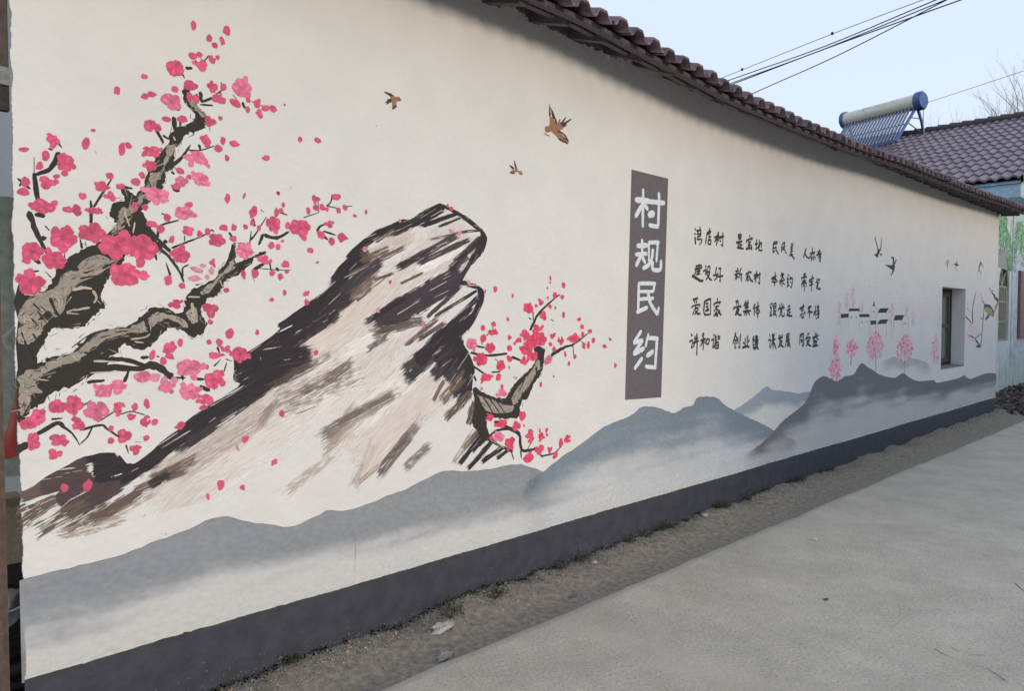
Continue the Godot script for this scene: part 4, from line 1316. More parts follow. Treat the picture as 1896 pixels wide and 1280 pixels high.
func build_mural() -> void:
	paint_mountain(2, pig(148, 154, 158), pig(184, 186, 187), 0.06, 0.55, 0.10, 0.0004, "pale pointed peak in grey wash painted behind darker ridges", 0.34)
	paint_mountain(4, pig_far(150, 157, 164), pig_far(160, 167, 175), 0.0, 0.95, 0.0, 0.0004, "faintest grey hill painted behind the pink trees", 0.20, 0.35, 0.35, 0.45)
	paint_mountain(0, pig(133, 134, 135), pig(196, 193, 189), 0.28, 0.74, 0.35, 0.0005, "long low grey hill painted under the leaning rock", 0.0, 0.0, 0.28)
	paint_mountain(1, pig(118, 126, 131), pig(186, 188, 189), 0.12, 0.75, 0.35, 0.0007, "blue grey hill with blunt top painted under the title board", 0.0, 0.22, 0.3)
	paint_mountain(3, pig_far(90, 95, 106), pig_far(158, 165, 173), 0.20, 0.66, 0.45, 0.0009, "darkest slate mountain range painted below the pink trees", 0.0, 0.5, 0.0)
	print("mountains")
	paint_rock()
	print("rock")
	paint_tree("painted_plum_tree", "large gnarled plum tree with pink blossoms painted left of the rock", TRUNKS, BARK, BARK_LIGHTS, BARK_MARKS, TWIGS, 0)
	paint_tree("painted_plum_shrub", "small plum tree with red pink blossoms painted growing from the rock", SMALL_TRUNKS, SMALL_BARK, [], SMALL_BARK_MARKS, SMALL_TWIGS, 1)
	# title board
	var board := group_node(house, "title_board")
	tag(board, "tall brown grey painted title strip with four white characters")
	var st := new_st()
	var q := to_pts(TITLE_BOARD)
	fill(st, q, 0.0011, pig(97, 88, 88))
	part(board, "background", st.commit(), M.paint)
	for ch in TITLE:
		var s := new_st()
		var zz := 0.0018
		for one in ch:
			ribbon(s, to_pts(one, 1), one[0] * 0.001, one[0] * 0.001, zz, pig(206, 207, 203), 0.62, 0.04)
			zz += 0.00006
		part(board, "character", s.commit(), M.paint)
	# verse: sixteen phrases of three characters
	var vi := 0
	for phrase in VERSE:
		var v := group_node(house, "verse_phrase")
		tag(v, "three black brush characters, phrase %s of verse line %s" % [["one", "two", "three", "four"][vi % 4], ["one", "two", "three", "four"][vi / 4]])
		for ch in phrase:
			var s := new_st()
			var zz := 0.0012
			for one in ch:
				var w: float = one[0] * 0.001
				ribbon(s, to_pts(one, 1), w * 1.35, w * 1.0, zz, tint(pig_far(42, 44, 44), rng.randf_range(0.8, 1.2)), 0.6, 0.14)
				zz += 0.00005
			part(v, "character", s.commit(), M.paint)
		vi += 1
	# birds
	var bird_labels := ["largest brown sparrow painted flying with wings spread", "brown sparrow painted flying above the rock", "small brown sparrow painted flying below the others"]
	for i in 3:
		var b := group_node(house, "painted_sparrow")
		tag(b, bird_labels[i])
		var s := new_st()
		fill_shape(s, to_pts(SPARROW_BODIES[i]), 0.0012, pig(150, 106, 76), 3, 0.0008)
		part(b, "body", s.commit(), M.paint)
		part(b, "feather", strokes_mesh(SPARROW_FEATHERS[i], 0.0017, pig(58, 52, 44), false, 1.7), M.paint)
	for i in 2:
		var s := new_st()
		fill_shape(s, to_pts(SWALLOW_SHAPES[i]), 0.0012, pig_far(50, 54, 60), 3, 0.0008)
		tag(part(house, "painted_swallow", s.commit(), M.paint), ["black forked swallow painted diving, upper of two", "black swallow painted with curved wings, lower of two"][i])
	for i in 3:
		tag(part(house, "painted_swallow", strokes_mesh(SWALLOW_STROKES[i], 0.0012, pig_far(52, 56, 62)), M.paint), ["thin upright swallow painted above the window", "small crossed swallow painted above the window", "long tailed swallow painted right of the window top"][i])
	var sp := new_st()
	for i in range(0, SPECKS.size(), 2):
		var c := Vector2(SPECKS[i], SPECKS[i + 1]) * 0.001
		ribbon(sp, PackedVector2Array([c + Vector2(-0.028, 0.012), c, c + Vector2(0.026, 0.016)]), 0.004, 0.004, 0.001 + i * 0.00003, pig_far(110, 118, 124))
	tag(part(house, "painted_bird_flock", sp.commit(), M.paint), "flock of tiny grey birds painted over the village", "", "", "stuff")
	# village of black roofs
	var vil := group_node(house, "painted_village")
	tag(vil, "row of white houses with black roofs painted in thin lines")
	var sl := strokes_mesh(VILLAGE_LINES, 0.0010, pig_far(120, 126, 134))
	part(vil, "house_outline", sl, M.paint)
	for p in VILLAGE_ROOFS:
		var s := new_st()
		fill(s, to_pts(p), 0.0016, pig_far(46, 50, 57))
		part(vil, "roof", s.commit(), M.paint)
	for p in VILLAGE_WINDOWS:
		var s := new_st()
		fill(s, to_pts(p), 0.0016, pig_far(70, 76, 84))
		part(vil, "window", s.commit(), M.paint)
	# pink trees of dabs
	for e in PINK_TREES:
		var s := new_st()
		var c := Vector2(e[0], e[1]) * 0.001
		var rx: float = e[2] * 0.001
		var ry: float = e[3] * 0.001
		var zz := 0.0020
		if e.size() > 5:
			var foot := Vector2(e[5], e[6]) * 0.001
			var top := c + Vector2(0, ry * 0.3)
			ribbon(s, PackedVector2Array([foot, c + Vector2(0, -ry * 0.35)]), 0.022, 0.014, zz, pig_far(112, 98, 100))
			for k in 4:
				zz += 0.00004
				ribbon(s, PackedVector2Array([c + Vector2(0, -ry * 0.5), c + Vector2(rng.randf_range(-0.6, 0.6) * rx, rng.randf_range(-0.1, 0.6) * ry)]), 0.012, 0.006, zz, pig_far(118, 102, 106))
		var n := 240 if e[4] == 1 else 70
		if rx < 0.2: n = n / 2
		for k in n:
			var a := rng.randf() * TAU
			var rr := pow(rng.randf(), 0.6)
			var pc := c + Vector2(cos(a) * rx * rr * (1.0 - 0.3 * maxf(0.0, sin(a))), sin(a) * ry * rr)
			var col := pig_far(198, 138, 160) if rng.randf() < 0.55 else (pig_far(172, 96, 128) if rng.randf() < 0.5 else pig_far(196, 168, 184))
			if e[4] == 0:
				col = pig_far(174, 162, 173) if rng.randf() < 0.75 else pig_far(168, 148, 160)
			zz += 0.00001
			fill(s, petal_shape(pc, rng.randf_range(0.016, 0.034), rng.randf_range(0.006, 0.014), rng.randf_range(-1, 1), 7, 0.15), zz, col)
		tag(part(house, "painted_pink_tree", s.commit(), M.paint), "pink blossom tree painted on the hill ridge" if e[4] == 1 else "faint tall pink tree painted behind the village", "", "painted pink trees")
	# spray of blossom right of the window
	var spray := group_node(house, "painted_blossom_spray")
	tag(spray, "thin hanging blossom spray with olive knot painted beside the window")
	part(spray, "branch", strokes_mesh(SPRAY, 0.0012, pig_far(62, 64, 70), false, 1.35), M.paint)
	var sk := new_st()
	fill_shape(sk, to_pts(SPRAY_BARK), 0.0010, pig_far(128, 127, 96), 3, 0.003)
	part(spray, "knot", sk.commit(), M.paint)
	for i in range(0, SPRAY_DABS.size(), 2):
		var s := new_st()
		var c := Vector2(SPRAY_DABS[i], SPRAY_DABS[i + 1]) * 0.001
		for k in 3:
			fill(s, petal_shape(c + Vector2(rng.randf_range(-.05, .05), rng.randf_range(-.03, .03)), 0.032, 0.014, rng.randf(), 8, 0.15), 0.0017 + k * 0.0001, pig_far(196, 172, 190) if k < 2 else pig_far(178, 140, 162))
		part(spray, "blossom", s.commit(), M.paint)

# ---------------------------------------------------------------- the painted house
const WX0 := 10.94
const WX1 := 12.06
const WY0 := 0.815
const WY1 := 1.915

func build_house() -> void:
	house = group_node(self, "painted_house")
	tag(house, "long white village house with painted mural wall and low tiled eave", "house")
	# plaster wall, front slab with the window opening; thin where the doorway begins
	var st := new_st()
	var R := [[0.62, 0.80, -0.4, 3.26, -0.05], [0.80, WX0, -0.4, 3.26, -0.24], [WX1, 13.92, -0.4, 3.26, -0.24], [WX0, WX1, -0.4, WY0, -0.24], [WX0, WX1, WY1, 3.26, -0.24]]
	for q in R:
		box(st, Vector3(q[0], q[2], q[4]), Vector3(q[1], q[3], 0.0))
	var nn := 420
	for i in nn:   # broken plaster edge at the doorway
		var y0 := -0.4 + 3.66 * i / nn
		var y1 := -0.4 + 3.66 * (i + 1) / nn
		var e0 := 0.578 + sin(y0 * 3.0) * 0.004 + 0.004 * sin(y0 * 31.0 + 3.0 * sin(y0 * 7.7)) * sin(y0 * 13.0)
		box(st, Vector3(e0 + rng.randf_range(-0.0012, 0.0012), y0, -0.011), Vector3(0.622, y1, -0.0002))
	# the other walls that close the house
	box(st, Vector3(0.80, -0.4, -6.0), Vector3(1.04, 3.26, -0.24))
	box(st, Vector3(13.68, -0.4, -6.0), Vector3(13.92, 3.26, -0.24))
	box(st, Vector3(1.04, -0.4, -6.0), Vector3(13.68, 3.26, -5.76))
	box(st, Vector3(1.04, -0.4, -5.76), Vector3(13.68, 0.02, -0.24))
	part(house, "wall", st.commit(), M.plaster)
	# dark plinth band painted along the foot, with a ragged pale line above it
	var band := new_st()
	var pale := new_st()
	var x := 0.577
	while x < 13.915:
		var x2 := minf(x + 0.035, 13.915)
		var a := band_top(x) + rng.randfn() * 0.0012
		var b := band_top(x2) + rng.randfn() * 0.0012
		quad(band, Vector3(x, -0.3, 0.0006), Vector3(x, a, 0.0006), Vector3(x2, b, 0.0006), Vector3(x2, -0.3, 0.0006), Vector3(0, 0, 1))
		var c := a + maxf(-0.008, 0.008 + 0.010 * sin(x * 1.7) + 0.006 * sin(x * 7.3)) + rng.randf() * 0.003
		quad(pale, Vector3(x, a - 0.01, 0.0004), Vector3(x, c, 0.0004), Vector3(x2, c + rng.randfn() * 0.001, 0.0004), Vector3(x2, b - 0.01, 0.0004), Vector3(0, 0, 1), pig(188, 183, 170))
		x = x2
	tag(part(house, "plinth_band", band.commit(), M.band), "charcoal painted band along the foot of the wall")
	part(house, "band_line", pale.commit(), M.paint)
	# scuffs on the band, chips and drips
	var sc := new_st()
	for k in 40:
		var px := pow(rng.randf(), 1.6) * 6.0 + 0.7
		var py := rng.randf_range(0.0, 0.16)
		ribbon(sc, PackedVector2Array([Vector2(px, py), Vector2(px + rng.randfn() * 0.010, py + rng.randf() * 0.006)]), rng.randf_range(0.001, 0.004), 0.001, 0.0030 + k * 0.000005, pig(96, 95, 95))
	part(house, "scuff", sc.commit(), M.paint).set_meta("kind", "stuff")
	var sp := new_st()   # dried mud splashed up from the strip
	for k in 900:
		var px := pow(rng.randf(), 1.3) * 13.0 + 0.6
		var py := 0.01 + absf(rng.randfn()) * 0.028 * (1.0 + 0.6 * sin(px * 2.3))
		fill(sp, petal_shape(Vector2(px, py), rng.randf_range(0.001, 0.004), rng.randf_range(0.001, 0.003), 0, 6, 0.3), 0.0034 + k * 0.000001, tint(pig(132, 118, 98), rng.randf_range(0.5, 1.1)))
	part(house, "mud_splash", sp.commit(), M.paint).set_meta("kind", "stuff")
	var hair := new_st()   # hairline settlement crack in the plaster
	ribbon(hair, PackedVector2Array([Vector2(1.881, 0.488), Vector2(1.883, 0.397), Vector2(1.879, 0.307)]), 0.0022, 0.0014, 0.0032, pig(128, 128, 128), 0.4, 0.3)
	part(house, "hairline_crack", hair.commit(), M.paint)
	var fly := new_st()   # drips and flecks of paint
	for k in 46:
		var px := pow(rng.randf(), 1.4) * 9.0 + 0.8
		var py := rng.randf_range(0.35, 2.9)
		ribbon(fly, PackedVector2Array([Vector2(px, py), Vector2(px + rng.randfn() * 0.004, py - rng.randf_range(0.002, 0.014))]), rng.randf_range(0.002, 0.005), 0.001, 0.0033 + k * 0.000005, pig(150, 140, 134), 0.5, 0.3)
	part(house, "paint_fleck", fly.commit(), M.paint).set_meta("kind", "stuff")
	# mortar left ragged under the eave
	var mo := new_st()
	x = 0.6
	var mn := FastNoiseLite.new()
	mn.seed = 3
	mn.frequency = 1.0
	mn.fractal_octaves = 4
	while x < 13.9:
		var x2 := minf(x + 0.018, 13.9)
		var y := 3.165 + mn.get_noise_2d(x * 1.6, 0.0) * 0.05 + mn.get_noise_2d(x * 11.0, 5.0) * 0.03
		var d := 0.008 + 0.010 * absf(mn.get_noise_2d(x * 6.0, 9.0))
		box(mo, Vector3(x, y, 0.0), Vector3(x2, 3.255, d))
		x = x2
	part(house, "mortar", mo.commit(), M.mortar)
	# window: timber frame set back in the opening
	var win := group_node(house, "window", Vector3((WX0 + WX1) / 2, WY0, -0.20))
	tag(win, "small square window recessed in the mural wall")
	var hw := (WX1 - WX0) / 2
	var hh := WY1 - WY0
	st = new_st()
	for s in [-1.0, 1.0]:
		box(st, Vector3(s * (hw - 0.03) - 0.03, 0.0, -0.03), Vector3(s * (hw - 0.03) + 0.03, hh, 0.03))
	for y in [0.0, hh - 0.06]:
		box(st, Vector3(-hw + 0.06, y, -0.028), Vector3(hw - 0.06, y + 0.06, 0.028))
	part(win, "frame", st.commit(), M.timber)
	for s in [-1.0, 1.0]:
		st = new_st()
		var cx: float = s * (hw - 0.06) * 0.5
		var w2 := (hw - 0.06) * 0.5
		for e in [-1.0, 1.0]:
			box(st, Vector3(cx + e * (w2 - 0.025) - 0.024, 0.062, -0.020), Vector3(cx + e * (w2 - 0.025) + 0.024, hh - 0.062, 0.022))
		for y in [0.062, hh * 0.5, hh - 0.112]:
			box(st, Vector3(cx - w2 + 0.05, y, -0.018), Vector3(cx + w2 - 0.05, y + 0.05, 0.020))
		var sash := part(win, "sash", st.commit(), M.timber_grey)
		st = new_st()
		box(st, Vector3(cx - w2 + 0.05, 0.11, -0.004), Vector3(cx + w2 - 0.05, hh - 0.11, 0.002))
		part(sash, "pane", st.commit(), M.pane)
	st = new_st()
	box(st, Vector3(-hw + 0.002, 0.001, 0.031), Vector3(hw - 0.002, 0.022, 0.196))
	part(win, "sill", st.commit(), M.cement)
	build_roof()

func wave(u: float) -> float:   # height of the tile profile over one pitch, u in 0..1
	var c := 0.5 - 0.5 * cos(TAU * u)
	return 0.046 * smoothstep(0.12, 0.75, c)

func build_roof() -> void:
	# eave course: one rolled tile per pitch
	var st := new_st()
	var n := 16
	var L := 0.26
	for i in n:
		var u0 := float(i) / n
		var u1 := float(i + 1) / n
		var xa := (u0 - 0.5) * PITCH
		var xb := (u1 - 0.5) * PITCH
		var ya := wave(u0) - 0.046
		var yb := wave(u1) - 0.046
		var na := Vector3(-(wave(u0 + 0.02) - wave(u0 - 0.02)) / (0.04 * PITCH), 1, SLOPE).normalized()
		var nb := Vector3(-(wave(u1 + 0.02) - wave(u1 - 0.02)) / (0.04 * PITCH), 1, SLOPE).normalized()
		var r := L * SLOPE
		var th := 0.013
		var f := [[Vector3(xa, ya, 0), na], [Vector3(xb, yb, 0), nb], [Vector3(xb, yb + r, -L), nb], [Vector3(xa, ya + r, -L), na]]
		for v in [f[0], f[3], f[2], f[0], f[2], f[1]]:
			st.set_normal(v[1]); st.set_color(Color.WHITE); st.add_vertex(v[0])
		for v in [f[0], f[2], f[3], f[0], f[1], f[2]]:
			st.set_normal(-v[1]); st.set_color(Color.WHITE); st.add_vertex(v[0] - Vector3(0, th, 0))
		quad(st, Vector3(xa, ya - th, 0), Vector3(xa, ya, 0), Vector3(xb, yb, 0), Vector3(xb, yb - th, 0), Vector3(0, 0, 1))
	var tile := st.commit()
	var roof := group_node(house, "roof")
	tag(roof, "dark purple brown tiled roof with rolled eave tiles")
	var k := 0
	var x := 0.25
	while x < 14.4:
		var t := part(roof, "eave_tile", tile, M.tile[rng.randi() % 3], Vector3(x, eave_y(x) + rng.randfn() * 0.003, 0.42 + rng.randfn() * 0.006))
		t.rotation.z = (eave_y(x + 0.08) - eave_y(x - 0.08)) / 0.16 + rng.randfn() * 0.006
		x += PITCH
		k += 1
	# the courses behind it
	for side in [1.0, -1.0]:
		st = new_st()
		var z0 := 0.22 if side > 0 else -6.75
		var dz: float = -0.22 * side
		for c in 16:
			var za := z0 + dz * c
			var zb := za + dz * 1.04
			var xx := 0.25 - PITCH / 2
			while xx < 14.35:
				for i in 8:
					var xa := xx + PITCH * i / 8
					var xb := xx + PITCH * (i + 1) / 8
					var rise := absf(za - (0.42 if side > 0 else -6.95)) * SLOPE
					var ya := eave_y(xa) + wave(i / 8.0) - 0.034 + rise
					var yb := eave_y(xb) + wave((i + 1) / 8.0) - 0.034 + rise
					var dy := absf(zb - za) * SLOPE - 0.012
					quad(st, Vector3(xa, ya, za), Vector3(xa, ya + dy, zb), Vector3(xb, yb + dy, zb), Vector3(xb, yb, za), Vector3(-(yb - ya), xb - xa, side * SLOPE * (xb - xa)).normalized())
				xx += PITCH
		var rs := part(roof, "tile_course", st.commit(), M.tile[0])
		rs.set_meta("kind", "stuff")
	# timber under the eave
	x = 0.72
	while x < 14.2:
		st = new_st()
		var y1 := 3.085 + (eave_y(x) - 3.12) * 0.9 - 0.012
		var xe := x + rng.randfn() * 0.02
		beam(st, Vector3(xe + rng.randfn() * 0.012, 3.185, -0.02), Vector3(xe, y1, 0.285 + rng.randfn() * 0.02), 0.055, 0.058)
		part(roof, "rafter", st.commit(), M.rafter)
		x += 0.335
	st = new_st()
	x = 0.2
	while x < 14.3:
		var x2 := x + 0.5
		beam(st, Vector3(x, eave_y(x) - 0.048, 0.305), Vector3(x2 + 0.01, eave_y(x2) - 0.048, 0.305), 0.045, 0.024)
		x = x2
	part(roof, "batten", st.commit(), M.rafter)
	st = new_st()
	x = 0.2
	while x < 14.3:
		var x2 := x + 0.5
		beam(st, Vector3(x, eave_y(x) - 0.016, 0.19), Vector3(x2 + 0.01, eave_y(x2) - 0.016, 0.19), 0.035, 0.022)
		x = x2
	part(roof, "batten", st.commit(), M.rafter)
	st = new_st()   # added strip closing the rolls so sun does not leak past the batten
	x = 0.2
	while x < 14.3:
		var x2 := x + 0.25
		beam(st, Vector3(x, eave_y(x) - 0.004, 0.268), Vector3(x2 + 0.01, eave_y(x2) - 0.004, 0.268), 0.02, 0.085)
		x = x2
	part(roof, "light_seal", st.commit(), M.rafter)
	st = new_st()   # ceiling boards inside, ridge cap
	quad(st, Vector3(0.3, 3.25, 0.02), Vector3(14.2, 3.25, 0.02), Vector3(14.2, 3.25, -6.2), Vector3(0.3, 3.25, -6.2), Vector3(0, -1, 0))
	part(roof, "ceiling", st.commit(), M.rafter)
	st = new_st()
	tube(st, [Vector3(0.25, 4.24, -3.27), Vector3(14.3, 4.24, -3.27)], 0.11, 0.11, 10)
	part(roof, "ridge_cap", st.commit(), M.tile[1])

# ---------------------------------------------------------------- ground
func build_ground() -> void:
	var g := PlaneMesh.new()
	g.size = Vector2(400, 400)
	tag(part(self, "ground", g, M.soil, Vector3(0, -0.16, 0)), "bare brown earth around the houses", "ground", "", "structure")
	var f := FastNoiseLite.new()
	f.seed = 8
	f.frequency = 1.0
	f.fractal_octaves = 4
	# earth and gravel strip between wall and road
	var st := new_st()
	var nx := 560
	var nz := 16
	var X0 := -1.5
	var X1 := 26.0
	var hgt := func(x: float, z: float) -> float:
		var base := lerpf(0.004, -0.028, smoothstep(0.05, 0.36, z))
		base += (0.008 + 0.045 * f.get_noise_2d(x * 1.3, 7.0)) * smoothstep(0.22, 0.0, z)
		return base + f.get_noise_2d(x * 9.0, z * 9.0) * 0.010 + f.get_noise_2d(x * 40.0, z * 40.0) * 0.004
	for i in nx:
		for j in nz:
			var xa := lerpf(X0, X1, pow(float(i) / nx, 1.7)); var xb := lerpf(X0, X1, pow(float(i + 1) / nx, 1.7))
			var za := lerpf(-0.03, 0.53, float(j) / nz); var zb := lerpf(-0.03, 0.53, float(j + 1) / nz)
			var p := [Vector3(xa, hgt.call(xa, za), za), Vector3(xa, hgt.call(xa, zb), zb), Vector3(xb, hgt.call(xb, zb), zb), Vector3(xb, hgt.call(xb, za), za)]
			for v in [p[0], p[3], p[2], p[0], p[2], p[1]]:
				st.add_vertex(v)
	st.generate_normals()
	tag(part(self, "verge", st.commit(), M.verge), "strip of packed earth and gravel between wall and road", "ground", "", "structure")
	# concrete road slab with a broken edge
	st = new_st()
	var edge := func(x: float) -> float:
		return 0.462 + 0.008 * x + f.get_noise_2d(x * 0.9, 60.0) * 0.02 + f.get_noise_2d(x * 7.0, 33.0) * 0.012 + f.get_noise_2d(x * 30.0, 12.0) * 0.006
	var top := func(x: float, z: float) -> float:
		return 0.0008 * f.get_noise_2d(x * 0.25, z * 0.25) + 0.0002 * f.get_noise_2d(x * 3.0, z * 3.0)
	nx = 500
	for i in nx:
		var xa := lerpf(-7.0, 60.0, pow(float(i) / nx, 1.8)); var xb := lerpf(-7.0, 60.0, pow(float(i + 1) / nx, 1.8))
		var ea: float = edge.call(xa)
		var eb: float = edge.call(xb)
		var zs := [0.0, 0.012, 0.06, 0.25, 0.6, 1.0, 1.5, 2.1, 2.8, 3.6, 4.4]
		for j in zs.size() - 1:
			var d0: float = -0.012 if j == 0 else 0.0
			var p := [Vector3(xa, top.call(xa, zs[j]) + d0, ea + zs[j]), Vector3(xa, top.call(xa, zs[j + 1]), ea + zs[j + 1]), Vector3(xb, top.call(xb, zs[j + 1]), eb + zs[j + 1]), Vector3(xb, top.call(xb, zs[j]) + d0, eb + zs[j])]
			for v in [p[0], p[3], p[2], p[0], p[2], p[1]]:
				st.add_vertex(v)
		var q := [Vector3(xa, -0.15, ea), Vector3(xa, top.call(xa, 0.0) - 0.012, ea), Vector3(xb, top.call(xb, 0.0) - 0.012, eb), Vector3(xb, -0.15, eb)]
		for v in [q[0], q[1], q[2], q[0], q[2], q[3]]:
			st.add_vertex(v)
	st.generate_normals()
	tag(part(self, "road", st.commit(), M.road), "pale grey concrete village road", "road", "", "structure")
	# gravel in the strip
	var peb := SphereMesh.new()
	peb.radius = 0.5; peb.height = 0.8; peb.radial_segments = 6; peb.rings = 3
	var mm := MultiMesh.new()
	mm.transform_format = MultiMesh.TRANSFORM_3D
	mm.use_colors = true
	mm.mesh = peb
	mm.instance_count = 9000
	for i in 9000:
		var x := pow(rng.randf(), 1.5) * 14.0 + 0.3
		var z := absf(rng.randfn()) * 0.13 + 0.005
		if z > 0.45: z = rng.randf() * 0.2
		var s := rng.randf_range(0.003, 0.008) * (1.0 if rng.randf() < 0.97 else 2.2)
		var bs := Basis(Vector3(rng.randfn(), rng.randfn(), rng.randfn()).normalized(), rng.randf() * TAU) * Basis.from_scale(Vector3(s * rng.randf_range(1, 1.7), s, s * rng.randf_range(0.8, 1.3)))
		mm.set_instance_transform(i, Transform3D(bs, Vector3(x, hgt.call(x, z) + s * 0.15, z)))
		mm.set_instance_color(i, tint(lin(168, 152, 130), rng.randf_range(0.3, 1.15)))
	var gi := MultiMeshInstance3D.new()
	gi.name = "gravel"
	gi.multimesh = mm
	gi.material_override = M.grain
	add_child(gi)
	tag(gi, "loose gravel and crumbs along the wall foot", "gravel", "", "stuff")
	# moss and dirt crust where the band meets the earth
	st = new_st()
	for k in 5200:
		var x := pow(rng.randf(), 1.4) * 7.0 + 0.6
		if f.get_noise_2d(x * 1.6, 77.0) < -0.12: continue
		var y := rng.randf() * rng.randf() * (0.022 + 0.03 * maxf(0, f.get_noise_2d(x * 2.0, 5.0)))
		var c := Vector3(x, hgt.call(x, 0.012) + y, 0.006 + rng.randf() * rng.randf() * 0.05)
		var s := rng.randf_range(0.004, 0.012)
		var a := Vector3(rng.randfn(), rng.randf(), rng.randfn()).normalized() * s
		var b := Vector3(rng.randfn(), rng.randf(), rng.randfn()).normalized() * s
		var nrm := a.cross(b).normalized()
		quad(st, c - a * 0.5, c + b * 0.5, c + a * 0.5, c - b * 0.5, nrm if nrm.z > 0 else -nrm, tint(lin(66, 66, 46), rng.randf_range(0.4, 1.3)))
	tag(part(self, "moss", st.commit(), M.grain), "dark green moss crust along the foot of the band", "moss", "", "stuff")
	# weeds, stones, litter
	var weeds := [[1.55, 0.03, 0.05], [2.34, 0.14, 0.09], [2.40, 0.10, 0.06], [2.66, 0.12, 0.07], [2.72, 0.09, 0.05], [3.27, 0.05, 0.07], [3.46, 0.06, 0.06], [3.99, 0.03, 0.07], [4.16, 0.03, 0.06], [4.35, 0.04, 0.09], [4.45, 0.03, 0.07], [5.13, 0.03, 0.08], [5.22, 0.05, 0.06], [5.60, 0.03, 0.07], [6.49, 0.03, 0.08], [6.60, 0.04, 0.05]]
	for wd in weeds:
		var o := group_node(self, "weed", Vector3(wd[0], hgt.call(wd[0], wd[1]) - 0.004, wd[1]))
		tag(o, "small dark green weed tuft at the foot of the mural wall", "weed", "weeds along the wall foot")
		var leaves := new_st()
		var stems := new_st()
		var R: float = wd[2] * 1.3
		if wd[0] == 2.34: tag(o, "dark weed tuft growing right beside the pale plaster lump")
		if wd[0] == 1.55: tag(o, "first small weed tuft, at the doorway end of the mural wall")
		if wd[0] == 6.60: tag(o, "last tiny weed tuft, at the window end of the row")
		for k in 60:
			var a := rng.randf() * TAU
			var tip := Vector3(cos(a), rng.randf_range(0.25, 1.1), sin(a) * 0.7) * R * rng.randf_range(0.35, 0.8)
			if k % 3 == 0: tube(stems, [Vector3.ZERO, tip * 0.5 + Vector3(0, R * 0.1, 0), tip], 0.0014, 0.0008, 4, lin(74, 78, 48))
			var d := Vector3(rng.randfn(), rng.randf_range(-0.2, 0.6), rng.randfn()).normalized()
			var s := d.cross(Vector3(rng.randfn(), 1, rng.randfn())).normalized()
			var ll := rng.randf_range(0.008, 0.02)
			var nrm := d.cross(s).normalized()
			var col := tint(lin(62, 72, 42), rng.randf_range(0.35, 1.2))
			if rng.randf() < 0.15: col = lin(110, 94, 60)
			quad(leaves, tip, tip + d * ll * 0.5 + s * ll * 0.3, tip + d * ll, tip + d * ll * 0.5 - s * ll * 0.3, nrm, col)
		part(o, "foliage", leaves.commit(), M.grain)
		part(o, "stem", stems.commit(), M.grain)
	# cracks in the concrete
	for c in [[[3.66, 1.93], [3.62, 1.99], [3.61, 2.07], [3.60, 2.15], [3.53, 2.23]], [[3.73, 1.98], [3.70, 2.04], [3.74, 2.11]], [[4.9, 2.0], [4.78, 2.07], [4.70, 2.2]]]:
		var cr := new_st()
		var pp := PackedVector2Array()
		for q in c: pp.append(Vector2(q[0], q[1]))
		pp = smooth_open(pp, 8)
		for i in pp.size() - 1:
			var wv := 0.0016 + 0.0022 * absf(f.get_noise_2d(pp[i].x * 20.0, 1.0))
			quad(cr, Vector3(pp[i].x, 0.0022, pp[i].y - wv), Vector3(pp[i + 1].x, 0.0022, pp[i + 1].y - wv), Vector3(pp[i + 1].x, 0.0022, pp[i + 1].y + wv), Vector3(pp[i].x, 0.0022, pp[i].y + wv), Vector3.UP, lin(72, 68, 60))
		tag(part(self, "road_crack", cr.commit(), M.grain), "thin dark crack in the concrete road", "crack", "cracks in the road", "structure")
	var stones := [[2.24, 0.185, 0.045, "pale lump of broken plaster beside a weed", 205], [2.09, 0.40, 0.035, "flat grey stone set in the gutter strip", 165], [3.52, 0.10, 0.018, "small white pebble below the weeds", 200], [4.87, 0.06, 0.03, "pale brick chip lying by the wall", 190], [5.62, 0.06, 0.016, "tiny white chip beside a weed", 205], [4.92, 0.86, 0.022, "white paper scrap on the road", 215], [3.05, 0.33, 0.022, "brown clod of earth in the strip", 120], [3.9, 1.35, 0.012, "dark pebble on the road", 95]]
	for s in stones:
		var o := part(self, "stone", rock_mesh(s[2]), surf(lin(s[4], s[4] * 0.96, s[4] * 0.9), 0.9, 0.3, 0.3, 0.05, 4), Vector3(s[0], (hgt.call(s[0], s[1]) if s[1] < 0.46 else 0.0) + s[2] * 0.18, s[1]))
		tag(o, s[3], "stone")

func rock_mesh(r: float) -> ArrayMesh:
	var st := new_st()
	var sm := SphereMesh.new()
	sm.radius = r; sm.height = r * 1.1; sm.radial_segments = 10; sm.rings = 6
	var f := FastNoiseLite.new()
	f.seed = rng.randi() % 1000
	f.frequency = 0.9
	f.fractal_octaves = 3
	st.set_smooth_group(-1)
	var arr := sm.get_mesh_arrays()
	var v: PackedVector3Array = arr[Mesh.ARRAY_VERTEX]
	var idx: PackedInt32Array = arr[Mesh.ARRAY_INDEX]
	for i in idx:
		var p := v[i]
		var q := p / r
		st.add_vertex(p * (1.0 + 0.75 * f.get_noise_3d(q.x * 1.6, q.y * 1.6, q.z * 1.6)) * Vector3(1.3, 0.8, 0.9))
	st.generate_normals()
	return st.commit()

